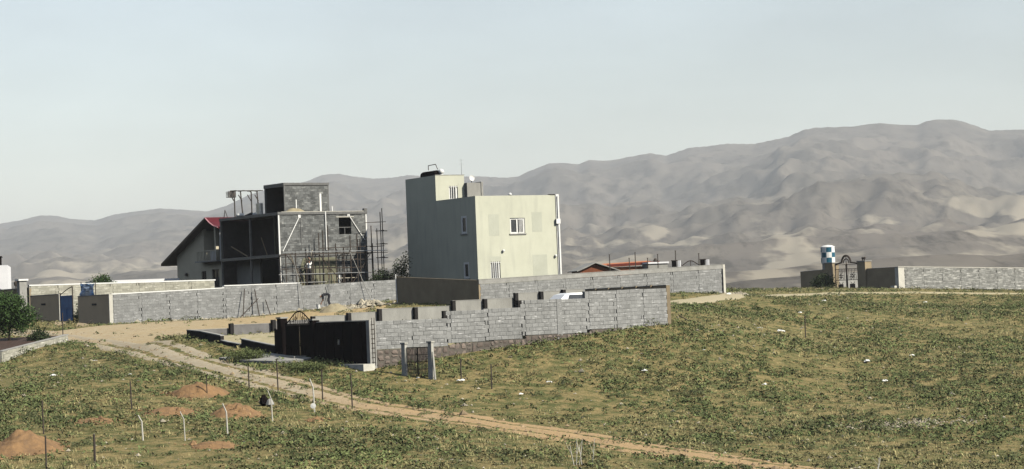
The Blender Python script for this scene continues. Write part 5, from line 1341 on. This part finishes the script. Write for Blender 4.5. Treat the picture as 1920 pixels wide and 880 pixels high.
# ------------------------------------------------------------------ car inside the plot
cr = thing("parked_car", "white car parked inside the near plot, only its roof showing", "car", (3.62, 129.6, hz(3.62, 129.6)), R(28))
prof = [(-1.95, .28), (1.95, .28), (2.0, .55), (1.9, .78), (1.15, .88), (.55, 1.36), (.2, 1.43), (-.9, 1.44), (-1.3, 1.36), (-1.8, .95), (-2.0, .88), (-2.02, .5)]
vs_, fs = [], []
n_ = len(prof)
for y_, s_ in ((-.8, .0), (-.76, .03), (.76, .03), (.8, .0)):
    for x_, z_ in prof:
        inn = max(0, z_ - .85) * .32
        vs_.append((x_ * (1 if s_ == 0 else 1.0), y_ - math.copysign(inn, y_), z_ - (.02 if s_ == 0 else 0)))
for r_ in range(3):
    for i in range(n_): fs.append((r_ * n_ + i, r_ * n_ + (i + 1) % n_, (r_ + 1) * n_ + (i + 1) % n_, (r_ + 1) * n_ + i))
fs += [tuple(range(n_)), tuple(range(4 * n_ - 1, 3 * n_ - 1, -1))]
k = MB(); k._add(vs_, fs); k.build("body", M_carwhite, cr)
for y_ in (-1, 1):
    k = MB(); k._add([(-1.25, y_ * .795, .93), (.95, y_ * .795, .93), (.5, y_ * .68, 1.32), (-1.05, y_ * .68, 1.34)], [(0, 1, 2, 3)]); k.build("side_window", M_glass, cr)
    for x_ in (-1.25, 1.25):
        k = MB(); k.fr = lambda X, Y, Z: (X, Z, Y); k.lathe([(.05, -.1), (.22, -.09), (.31, -.08), (.32, .0), (.31, .08), (.22, .09), (.05, .1)], (x_, .31, y_ * .74), 18); w_ = k.build("wheel", M_tyre, cr)
        k = MB(); k.fr = lambda X, Y, Z: (X, Z, Y); k.lathe([(.02, 0), (.19, .0), (.19, .012), (.02, .02)], (x_, .31, y_ * .74 + (.09 if y_ > 0 else -.11)), 14); k.build("rim", M_galv, w_)
    pbox("headlight", M_glass, cr, 1.93, 2.005, y_ * .6 - .14, y_ * .6 + .14, .6, .74); pbox("tail_light", M_red, cr, -2.035, -1.96, y_ * .62 - .1, y_ * .62 + .1, .62, .84)
k = MB(); k._add([(1.12, -.68, .92), (1.12, .68, .92), (.60, .60, 1.345), (.60, -.60, 1.345)], [(0, 1, 2, 3)]); k.v = [(x + .03, y, z + .02) for x, y, z in k.v]; k.build("windscreen", M_glass, cr)

# ------------------------------------------------------------------ people
def person(name, label, loc, rotz, J, edges, mats, thick):
    """J: joints {name: (x, y, z)}; edges: (a, b, material index); thick: {joint: (rx, ry)}. One continuous skinned mesh"""
    names = list(J); idx = {n: i for i, n in enumerate(names)}
    me = bpy.data.meshes.new(name + "_skeleton")
    me.from_pydata([J[n] for n in names], [(idx[a], idx[b]) for a, b, _ in edges], [])
    ob = bpy.data.objects.new(name + "_skeleton", me); COL.objects.link(ob)
    md = ob.modifiers.new("skin", 'SKIN'); md.use_smooth_shade = True
    for n, sv in zip(names, me.skin_vertices[0].data):
        sv.radius = thick.get(n, (.03, .03)); sv.use_root = (n == "pelvis")
    sb = ob.modifiers.new("sub", 'SUBSURF'); sb.levels = 2; sb.render_levels = 2
    dg = bpy.context.evaluated_depsgraph_get(); dg.update()
    new = bpy.data.meshes.new_from_object(ob.evaluated_get(dg))
    bpy.data.objects.remove(ob)
    new.materials.clear()
    for m_ in mats: new.materials.append(m_)
    ea = np.array([J[a] for a, b, _ in edges]); eb = np.array([J[b] for a, b, _ in edges]); em = np.array([c for *_, c in edges])
    for p in new.polygons:
        c = np.array(p.center); d = eb - ea; t = np.clip(((c - ea) * d).sum(1) / np.maximum((d * d).sum(1), 1e-9), 0, 1)
        p.material_index = int(em[np.argmin(np.linalg.norm(ea + t[:, None] * d - c, axis=1))]); p.use_smooth = True
    new.name = name
    o = thing(name, label, "person", loc, rotz)
    b = bpy.data.objects.new("body", new); COL.objects.link(b); b.parent = o
    return o
def add_hand(J, E, T_, side, wrist, palm_dir, spread, mi):
    wv, d = Vector(wrist), Vector(palm_dir).normalized(); s_ = Vector(spread).normalized()
    pm = side + "_palm"; J[pm] = tuple(wv + d * .06); E.append((side + "_wrist", pm, mi)); T_[pm] = (.036, .02)
    nrm = d.cross(s_)
    for i, (o_, l) in enumerate(((-.030, .062), (-.010, .075), (.011, .07), (.030, .055))):
        a, b, c = side + "_f%da" % i, side + "_f%db" % i, side + "_f%dc" % i
        base = wv + d * .095 + s_ * o_
        J[a] = tuple(base); J[b] = tuple(base + d * l * .6 + nrm * .012); J[c] = tuple(base + d * l * .85 + nrm * .04)
        E += [(pm, a, mi), (a, b, mi), (b, c, mi)]
        for q in (a, b, c): T_[q] = (.0095, .0095)
    a, b = side + "_ta", side + "_tb"
    J[a] = tuple(wv + d * .05 - s_ * .045 + nrm * .01); J[b] = tuple(wv + d * .085 - s_ * .065 + nrm * .02)
    E += [(pm, a, mi), (a, b, mi)]; T_[a] = (.012, .012); T_[b] = (.0095, .0095)

# 0 skin, 1 shirt, 2 trousers, 3 shoes/hair
def std_edges():
    return [("pelvis", "waist", 2), ("waist", "chest", 1), ("chest", "neckb", 1), ("neckb", "neck", 0), ("neck", "head", 0), ("head", "crown", 3),
            ("neckb", "l_sh", 1), ("l_sh", "l_el", 1), ("l_el", "l_wrist", 0), ("neckb", "r_sh", 1), ("r_sh", "r_el", 1), ("r_el", "r_wrist", 0),
            ("pelvis", "l_hip", 2), ("l_hip", "l_kn", 2), ("l_kn", "l_an", 2), ("l_an", "l_toe", 3), ("pelvis", "r_hip", 2), ("r_hip", "r_kn", 2), ("r_kn", "r_an", 2), ("r_an", "r_toe", 3)]
TH0 = dict(pelvis=(.15, .11), waist=(.14, .10), chest=(.17, .115), neckb=(.10, .085), neck=(.055, .06), head=(.085, .10), crown=(.07, .085), l_sh=(.075, .07), r_sh=(.075, .07), l_el=(.048, .048), r_el=(.048, .048), l_wrist=(.032, .028), r_wrist=(.032, .028),
           l_hip=(.10, .10), r_hip=(.10, .10), l_kn=(.065, .07), r_kn=(.065, .07), l_an=(.042, .05), r_an=(.042, .05), l_toe=(.04, .03), r_toe=(.04, .03))
def face(o, head, fwd):
    """nose, eyes, ears and mouth as small parts of the head"""
    h, f = Vector(head), Vector(fwd).normalized(); s_ = f.cross(Vector((0, 0, 1))).normalized(); u_ = s_.cross(f)
    MB().tube(h + f * .085 + u_ * .02, h + f * .115 - u_ * .015, .010, .016, 6).build("nose", M_skin, o)
    for q in (-1, 1):
        MB().lathe([(.003, -.008), (.011, 0), (.003, .008)], tuple(h + f * .09 + s_ * q * .033 + u_ * .03), 8).build("eye", M_hair, o)
        MB().lathe([(.004, -.03), (.016, 0), (.006, .03)], tuple(h + s_ * q * .088), 8).build("ear", M_skin, o)
    MB().tube(h + f * .088 - u_ * .05 - s_ * .022, h + f * .088 - u_ * .05 + s_ * .022, .007, n=6).build("mouth", M_maroon, o)
# worker on the scaffold, facing the wall (+y), one arm raised to a pale pole
J = dict(pelvis=(0, 0, .90), waist=(0, 0, 1.02), chest=(.02, .02, 1.24), neckb=(.02, .02, 1.38), neck=(.02, .03, 1.45), head=(.02, .05, 1.545), crown=(.02, .04, 1.60),
         l_sh=(-.18, .02, 1.35), l_el=(-.27, .12, 1.13), l_wrist=(-.14, .28, 1.08), r_sh=(.20, .03, 1.36), r_el=(.28, .15, 1.55), r_wrist=(.20, .24, 1.74),
         l_hip=(-.10, 0, .86), l_kn=(-.12, .03, .47), l_an=(-.13, -.02, .08), l_toe=(-.14, .14, .035), r_hip=(.10, 0, .86), r_kn=(.12, .05, .47), r_an=(.13, .0, .08), r_toe=(.15, .16, .035))
E_ = std_edges(); T2 = dict(TH0)
add_hand(J, E_, T2, "l", J["l_wrist"], (.6, .7, -.1), (0, .1, 1), 0); add_hand(J, E_, T2, "r", J["r_wrist"], (-.2, .3, .9), (1, .2, 0), 0)
wk = person("person", "person in a white shirt and dark trousers reaching up on the scaffold plank", uhw(2.1, -.74, 1.25), R(35), J, E_, [M_skin, M_shirt, M_trouser, M_hair], T2)
face(wk, J["head"], (0, 1, 0))
pl = thing("hand_pole", "pale pole held up by the person on the scaffold", "pole", uhw(2.42, -.72, 1.25), R(35))
MB().tube((-.14, .26, 1.50), (.20, .34, 2.35), .028, .022, 7).build("shaft", M_woodpale, pl); MB().tube((.19, .338, 2.32), (.22, .345, 2.40), .036, n=7).build("tip", M_woodpale, pl)
# bent worker by the sand pile, facing left in the picture (-x local)
J = dict(pelvis=(.12, 0, .82), waist=(0, 0, .90), chest=(-.22, 0, .88), neckb=(-.36, 0, .82), neck=(-.42, 0, .78), head=(-.50, 0, .72), crown=(-.53, 0, .69),
         l_sh=(-.32, -.18, .80), l_el=(-.36, -.24, .54), l_wrist=(-.46, -.16, .34), r_sh=(-.32, .18, .80), r_el=(-.30, .24, .54), r_wrist=(-.42, .14, .32),
         l_hip=(.12, -.10, .80), l_kn=(-.02, -.14, .44), l_an=(.12, -.14, .08), l_toe=(-.04, -.16, .035), r_hip=(.12, .10, .80), r_kn=(.10, .13, .44), r_an=(.24, .13, .08), r_toe=(.08, .15, .035))
E_ = std_edges(); T2 = dict(TH0)
add_hand(J, E_, T2, "l", J["l_wrist"], (-.3, .1, -.9), (1, 0, -.2), 0); add_hand(J, E_, T2, "r", J["r_wrist"], (-.3, -.1, -.9), (1, 0, -.2), 0)
px_, py_ = -13.0, 163.4
bp = person("person", "person in dark clothes bending over behind the sand pile", (px_, py_, hz(px_, py_) + .28), R(15), J, E_, [M_skin, M_trouser, M_trouser, M_hair], T2)
face(bp, J["head"], (-.8, 0, -.6))
bkt = thing("bucket", "pale bucket in front of the bending person", "bucket", (-13.65, 163.2, hz(-13.65, 163.2) + .2))
MB().lathe([(.11, 0), (.15, .3), (.16, .31), (.14, .3), (.10, .02)], (0, 0, 0), 14).build("pail", M_paper, bkt); MB().path([(.15 * math.cos(t), 0, .30 + .14 * math.sin(t)) for t in [math.pi * i / 8 for i in range(9)]], .008, 4).build("handle", M_iron, bkt)
heap("sand_shelf", "low shelf of earth the bending person stands on", -13.05, 163.4, 1.0, .8, .34, M_sand, "earth", seed=9, lump=.1, n=28)

# ------------------------------------------------------------------ tarp, litter, scrap
tp = thing("blue_tarp", "crumpled blue and white tarpaulin on the plaster wall by the blue gate", "tarpaulin", (-29.2, 160.5, 1.86), R(-40))
n_ = 14; g = np.linspace(0, 1, n_); X, Y = np.meshgrid(g, g)
Zt = .95 - Y * .95 + .10 * (fbm(X * 5, Y * 5, 91, 3) - .5); Yt = .25 * np.sin(X * 9 + Y * 4) * .4 + .16 * (fbm(X * 6, Y * 6, 93, 3) - .5) - .1
o = np_mesh("sheet", np.stack([X.ravel() * 1.5 - .6, Yt.ravel(), Zt.ravel() * .9], -1), grid_faces(n_, n_), M_tarp, tp, smooth=False)
for x in (-.6, .9): MB().tube((x, 0, -.4), (x, 0, 1.0), .03).build("stake", M_iron, tp)
LIT = [(-23.05, 116.7, .32, "white litter on the weeds in the left field"), (1.48, 110.8, .34, "flat white litter right of the dark post in mid field"), (11.95, 114.0, .30, "bright white litter in the centre right field"), (9.67, 121.4, .18, "small pale litter right of the block wall end"), (14.26, 137.3, .34, "white bag left of the dark post in the right field"), (15.49, 137.2, .5, "tall white bag caught beside the dark post in the right field"),
       (6.17, 114.6, .30, "curled white litter in mid field below the block wall"), (21.94, 166.7, .35, "white scrap in the upper right field"), (18.67, 125.6, .35, "pointed white litter in the right field"), (21.67, 129.0, .32, "white stone like litter in the right field"), (33.8, 193.5, .4, "white scrap below the far pale track"), (15.01, 164.6, .42, "white scrap by the far end of the compound wall"),
       (-2.69, 111.0, .42, "white crumpled board beside the dark post near the small gate"), (-3.34, 110.4, .14, "small upright white litter near the small gate"), (-4.73, 111.9, .22, "white rag at the foot of the small gate"), (-22.41, 125.1, .2, "white litter near the top of the left field"), (18.47, 152.4, .3, "pale litter above the dark post in the right field"), (18.46, 118.2, .3, "pale litter low in the right field"), (0.14, 107.9, .25, "pale stone like litter below the dark post in mid field"), (-18.9, 114.7, .2, "small white litter in the middle of the left field")]
for i, (x, y, s_, lab) in enumerate(LIT):
    r_ = np.random.default_rng(500 + i); n_ = 6; g = np.linspace(-.5, .5, n_); X, Y = np.meshgrid(g, g)
    Z = .45 * fbm(X * 3 + i, Y * 3, 90 + i, 3) * (1.2 if s_ > .45 else .8) + .02
    d = np.hypot(X, Y); Z = Z * np.clip(1.1 - d, .1, 1)
    o = np_mesh("litter", np.stack([X.ravel() * s_ * .85 + r_.normal(0, .02, 36), Y.ravel() * s_ * .7 + r_.normal(0, .02, 36), Z.ravel() * s_ * 1.6 + .06], -1), grid_faces(n_, n_), M_paper, smooth=False)
    o.location = (x, y, hz(x, y)); tag(o, lab, "litter", "white litter in the field")
sc = thing("scrap_heap", "small dark and pale scrap heap beside a thin angled post", "scrap", (-11.28, 104.1, hz(-11.28, 104.1)))
MB().lathe([(.05, 0), (.22, .1), (.17, .35), (.05, .5)], (0, 0, 0), 7).build("dark_bag", M_black, sc); MB().lathe([(.05, 0), (.2, .06), (.12, .25), (.03, .32)], (.28, -.1, 0), 7).build("pale_bag", M_conc, sc)
lp = thing("fallen_stick", "dark stick leaning in the field right of the block wall end", "stick", (10.0, 134.0, hz(10, 134)))
MB().path([(0, 0, .0), (-.7, .3, .45)], .03, 5).build("stick", M_bark, lp); MB().path([(-.4, .17, .26), (-.55, .3, .36)], .015, 4).build("side_twig", M_bark, lp)
for x, y, lab in ((-28.7, 155.6, "broken concrete block at the left end of the long pale wall"), (-30.6, 157.8, "broken concrete kerb in front of the plaster wall")):
    o = thing("concrete_lump", lab, "concrete", (x, y, hz(x, y)), R(20), group="broken concrete by the plaster wall")
    k = MB(); k._add([(-.5, -.3, -.1), (.5, -.25, -.1), (.4, .3, -.1), (-.4, .25, -.1), (-.36, -.2, .22), (.38, -.18, .12), (.3, .2, .2), (-.25, .2, .27)], [(0, 1, 2, 3), (4, 5, 6, 7), (0, 1, 5, 4), (1, 2, 6, 5), (2, 3, 7, 6), (3, 0, 4, 7)]); k.build("lump", M_plastb, o); MB().tube((.3, 0, .2), (.75, .1, .45), .02).build("rebar", M_iron, o)

# ------------------------------------------------------------------ weeds and small stones of the field
def rot_leaves(cx, cy, cz, n, spread, height, lw, ll, lean, seed):
    """n blades per clump; arrays of clump centres. Returns V, F(quads)"""
    r = np.random.default_rng(seed)
    k = len(cx)
    a = r.uniform(0, 2 * np.pi, (k, n)); q = np.sqrt(r.uniform(0, 1, (k, n))) * spread[:, None]
    bx = cx[:, None] + q * np.cos(a); by = cy[:, None] + q * np.sin(a)
    bz = cz[:, None] - .02 + 0 * q
    b = a + r.normal(0, .7, (k, n))
    tilt = r.uniform(lean[0], lean[1], (k, n))
    ln = ll * height[:, None] * r.uniform(.6, 1.25, (k, n))
    dx, dy, dz = np.sin(tilt) * np.cos(b) * ln, np.sin(tilt) * np.sin(b) * ln, np.cos(tilt) * ln
    w = lw * height[:, None] * r.uniform(.6, 1.3, (k, n))
    px, py = -np.sin(b) * w, np.cos(b) * w
    lift = height[:, None] * .35 * r.uniform(0, 1, (k, n))
    bz = bz + lift
    P = np.stack([np.stack([bx - px * .35, by - py * .35, bz], -1), np.stack([bx + px * .35, by + py * .35, bz], -1),
                  np.stack([bx + px + dx * .75, by + py + dy * .75, bz + dz * .8], -1), np.stack([bx - px * .6 + dx, by - py * .6 + dy, bz + dz], -1)], 2)
    V = P.reshape(-1, 3); Fq = np.arange(len(V)).reshape(-1, 4)
    return V, Fq

def frustum(x, y, m=2.5): return (np.abs(x) < y * .2195 + m)
BLOCKED = [[(-2.4, 156.6), (15.3, 168.8), (12, 200), (-12, 200), (-9, 168)], [(-27.5, 156.5), (-8, 170), (-5, 195), (-30, 205), (-52, 200), (-34.5, 167.5)],
           [(-31, 131), (-26.4, 139.8), (-28.5, 146), (-34, 146)]]
def scatter(n_try, dens, seed, y0=80, y1=238):
    r = np.random.default_rng(seed)
    y = y0 + (y1 - y0) * r.uniform(0, 1, n_try) ** 1.25
    x = r.uniform(-1, 1, n_try) * (y * .2195 + 2.5)
    keep = r.uniform(0, 1, n_try) < dens(x, y) * (y / 140.0) / np.maximum(y / 105.0, 1) ** 1.3
    for b in BLOCKED: keep &= ~inside(x, y, b)
    keep &= (yard_sd(x, y) < .1) | (r.uniform(0, 1, n_try) < .03) | ((fbm(x * .4, y * .4, 71, 3) > .5) & (r.uniform(0, 1, n_try) < .5) & (yard_sd(x, y) < 2.2))
    ts = track_sd(x, y); td = dist_poly(x, y, TRACK)
    keep &= (ts < .3) | ((td < .32) & (r.uniform(0, 1, n_try) < .5) & (fbm(x * .6, y * .6, 73, 3) > .5)) | (r.uniform(0, 1, n_try) < .012)
    keep &= fart_sd(x, y) < .1
    keep &= (cyard_sd(x, y) < 0) | (r.uniform(0, 1, n_try) < .3)
    for mx_, my_, mr_, _ in MOUNDS: keep &= np.hypot((x - mx_) / 1.0, (y - my_) / 1.25) > mr_ * r.uniform(.75, 1.15, n_try)
    return x[keep], y[keep]

def weeds(name, label, m, n_try, dens, seed, blades, size, lw, ll, lean, near_boost=1.0):
    x, y = scatter(n_try, dens, seed)
    r = np.random.default_rng(seed + 1)
    h = np.clip(r.lognormal(math.log(size), .38, len(x)), size * .4, size * 2.4)
    V, Fq = rot_leaves(x, y, G(x, y), blades, h * 1.35, h, lw, ll, lean, seed + 2)
    tint = np.repeat(np.clip(r.normal(.5, .22, len(x)), 0, 1), blades) + r.uniform(-.12, .12, len(x) * blades)
    o = np_mesh(name, V, Fq, m, tint=tint, smooth=False)
    return tag(o, label, "weeds", kind="stuff"), len(x)

def cushions(name, label, m, n_try, dens, seed, leaves, size, leaf, flat=.6, cat="weeds"):
    """small domed plants: leaves spread over a dome, in two sizes of leaf"""
    x, y = scatter(n_try, dens, seed)
    r = np.random.default_rng(seed + 1)
    k = len(x)
    R_ = np.clip(r.lognormal(math.log(size), .42, k), size * .35, size * 2.3)
    hgt = R_ * flat * r.uniform(.7, 1.35, k)
    a = r.uniform(0, 2 * np.pi, (k, leaves)); u = r.uniform(0, 1, (k, leaves)) ** .6
    el_ = np.sqrt(np.clip(1 - u ** 2, 0, 1)) * r.uniform(.55, 1.12, (k, leaves))
    asp = r.uniform(.7, 1.3, (k, 1))
    c = np.stack([x[:, None] + u * R_[:, None] * np.cos(a) * asp, y[:, None] + u * R_[:, None] * np.sin(a) / asp, G(x, y)[:, None] - .01 + el_ * hgt[:, None]], -1)
    nrm = np.stack([u * np.cos(a), u * np.sin(a), el_ + .25], -1) + r.normal(0, .55, (k, leaves, 3)); nrm /= np.linalg.norm(nrm, axis=-1)[..., None]
    t = np.cross(nrm, r.normal(0, 1, (k, leaves, 3))); t /= np.linalg.norm(t, axis=-1)[..., None]; bt = np.cross(nrm, t)
    s_ = (leaf * (R_ / size) ** .6)[:, None, None] * r.uniform(.6, 1.4, (k, leaves, 1))
    P = np.stack([c - t * s_, c + bt * s_ * .5, c + t * s_, c - bt * s_ * .5], 2)
    V = P.reshape(-1, 3); Fq = np.arange(len(V)).reshape(-1, 4)
    tint = np.clip(np.repeat(np.clip(r.normal(.5, .24, k), 0, 1), leaves) + r.uniform(-.22, .22, k * leaves), 0, 1)
    o = np_mesh(name, V, Fq, m, tint=tint, smooth=False)
    return tag(o, label, cat, kind="stuff"), k

patch = lambda x, y, s, sd: fbm(x * s, y * s, sd, 4)
WLINE = [(-7.1, 114.6), (2.3, 121.1), (8.3, 127.2)]
def lush(x, y):
    return .5 * np.exp(-(dist_poly(x, y, WLINE) / 3.0) ** 2) + .45 * np.exp(-((dist_poly(x, y, TRACK) - 2.4) / .9) ** 2) * sstep(-2, -8, x)
d_green = lambda x, y: np.clip(.06 + .94 * sstep(.40, .60, patch(x, y, .13, 61)) * (.35 + .65 * sstep(.40, .56, patch(x, y, .7, 62))) + lush(x, y), 0, 1)
d_grey = lambda x, y: .9 * sstep(.36, .60, patch(x, y, .15, 64)) * (.35 + .65 * sstep(.42, .58, patch(x, y, .6, 65)))
d_dry = lambda x, y: np.clip(.12 + .88 * sstep(.40, .60, patch(x, y, .12, 67)), 0, 1)
_, n1 = cushions("green_weeds", "low olive green cushion weeds covering the field", M_weed1, 112000, d_green, 101, 15, .18, .05, .6)
_, n2 = cushions("grey_weeds", "low khaki cushion weeds dotted over the field", M_weed2, 70000, d_grey, 201, 14, .17, .045, .55)
_, n3 = weeds("dry_grass", "short straw coloured dry grass between the weeds", M_weed3, 76000, d_dry, 301, 7, .085, .10, 1.25, (.25, 1.3))
_, n4 = cushions("dark_shrublets", "scattered larger dark green shrublets in the field", M_weed4, 3000, lambda x, y: sstep(.45, .62, patch(x, y, .2, 81)), 501, 100, .32, .038, .6)

def stones_mesh(name, label, xs, ys, sizes, m, seed, zf=G, cat="stones", parent=None):
    r = np.random.default_rng(seed)
    base = np.array([(1, 0, 0), (.3, .95, 0), (-.8, .6, 0), (-.8, -.6, 0), (.3, -.95, 0), (.1, 0, .75), (0, 0, -.4)])
    tri = np.array([(0, 1, 5), (1, 2, 5), (2, 3, 5), (3, 4, 5), (4, 0, 5), (1, 0, 6), (2, 1, 6), (3, 2, 6), (4, 3, 6), (0, 4, 6)])
    k = len(xs); a = r.uniform(0, 6.28, k)
    B = base[None] * r.uniform(.65, 1.3, (k, 7, 3)) * np.asarray(sizes)[:, None, None]
    c, s_ = np.cos(a)[:, None], np.sin(a)[:, None]
    V = np.stack([B[..., 0] * c - B[..., 1] * s_, B[..., 0] * s_ + B[..., 1] * c, B[..., 2]], -1)
    V += np.stack([xs, ys, zf(np.asarray(xs), np.asarray(ys)) + .02], -1)[:, None]
    Fq = (tri[None] + (np.arange(k) * 7)[:, None, None]).reshape(-1, 3)
    o = np_mesh(name, V.reshape(-1, 3), Fq, m, tint=np.repeat(r.uniform(0, 1, k), 10), smooth=False, parent=parent)
    return tag(o, label, cat, kind="stuff")
sx_, sy_ = scatter(9000, lambda x, y: .55 + 0 * x, 401)
stones_mesh("field_stones", "small pale stones scattered through the field", sx_, sy_, rng.lognormal(math.log(.045), .5, len(sx_)), M_rub, 402)
k = 520
rx = 16.6 + rng.normal(0, 1.0, k) * 1.5; ry = 102.2 + rng.normal(0, .75, k) + (rx - 16.6) * .3
stones_mesh("stone_spill", "spill of pale broken stones in the lower right field", rx, ry, rng.lognormal(math.log(.05), .4, k), M_rub, 403)
k = 420
lx = rng.uniform(2, 22.5, k)
wx_ = -27.2 + U35[0] * lx - E35[0] * np.abs(rng.normal(.35, .25, k)); wy_ = 157.1 + U35[1] * lx - E35[1] * np.abs(rng.normal(.35, .25, k))
stones_mesh("wall_rubble", "line of rubble along the foot of the long grey wall", wx_, wy_, rng.lognormal(math.log(.07), .45, k), M_rub, 404)
k = 260
rx = -10.3 + rng.normal(0, .8, k); ry = 164.6 + rng.normal(0, .7, k) + (rx + 10.3) * .6
stones_mesh("rubble_heap", "heap of broken blocks beside the sand pile", rx, ry, rng.lognormal(math.log(.13), .4, k), M_rub, 405,
            zf=lambda x, y: G(x, y) + .35 * np.exp(-(((x + 10.3) / .9) ** 2 + ((y - 164.6) / .9) ** 2)))
k = 160
rx = 16.2 + rng.normal(0, .6, k); ry = 169.2 + rng.normal(0, .6, k)
stones_mesh("corner_rubble", "small rubble heap past the far end of the compound wall", rx, ry, rng.lognormal(math.log(.1), .45, k), M_rub, 406)
k = 900
ti = rng.uniform(0, 1, k); seg = rng.integers(2, len(TRACK) - 2, k)
tx = np.array([TRACK[i][0] + (TRACK[i + 1][0] - TRACK[i][0]) * t for i, t in zip(seg, ti)]) + rng.normal(0, .9, k)
ty_ = np.array([TRACK[i][1] + (TRACK[i + 1][1] - TRACK[i][1]) * t for i, t in zip(seg, ti)]) + rng.normal(0, .9, k)
stones_mesh("track_stones", "loose stones and clods along the dirt track", tx, ty_, rng.lognormal(math.log(.05), .45, k), mat("track_clod", (0.34, 0.25, 0.15), (0.20, 0.15, 0.09), 5, attr="tint", attr_amt=0.3), 407)
cl = [(mx_ + rng.normal(0, .55) * mr_, my_ + rng.normal(0, .6) * mr_) for mx_, my_, mr_, _ in MOUNDS for _q in range(int(90 * mr_))]
cx_, cy_ = np.array([c[0] for c in cl]), np.array([c[1] for c in cl])
def mz_(x, y):
    z = G(x, y)
    for mx_, my_, mr_, mh_ in MOUNDS: z = z + .75 * mh_ * np.clip(np.cos(np.clip(np.hypot((x - mx_) / (mr_ * 1.05), (y - my_) / (mr_ * 1.2)), 0, 1) * np.pi) * .5 + .5, 0, 1)
    return z
stones_mesh("earth_clods", "orange clods strewn on and around the earth mounds", cx_, cy_, rng.lognormal(math.log(.055), .45, len(cx_)), mat("orange_clod", (0.30, 0.18, 0.085), (0.17, 0.105, 0.055), 5, attr="tint", attr_amt=0.35), 408, zf=mz_)
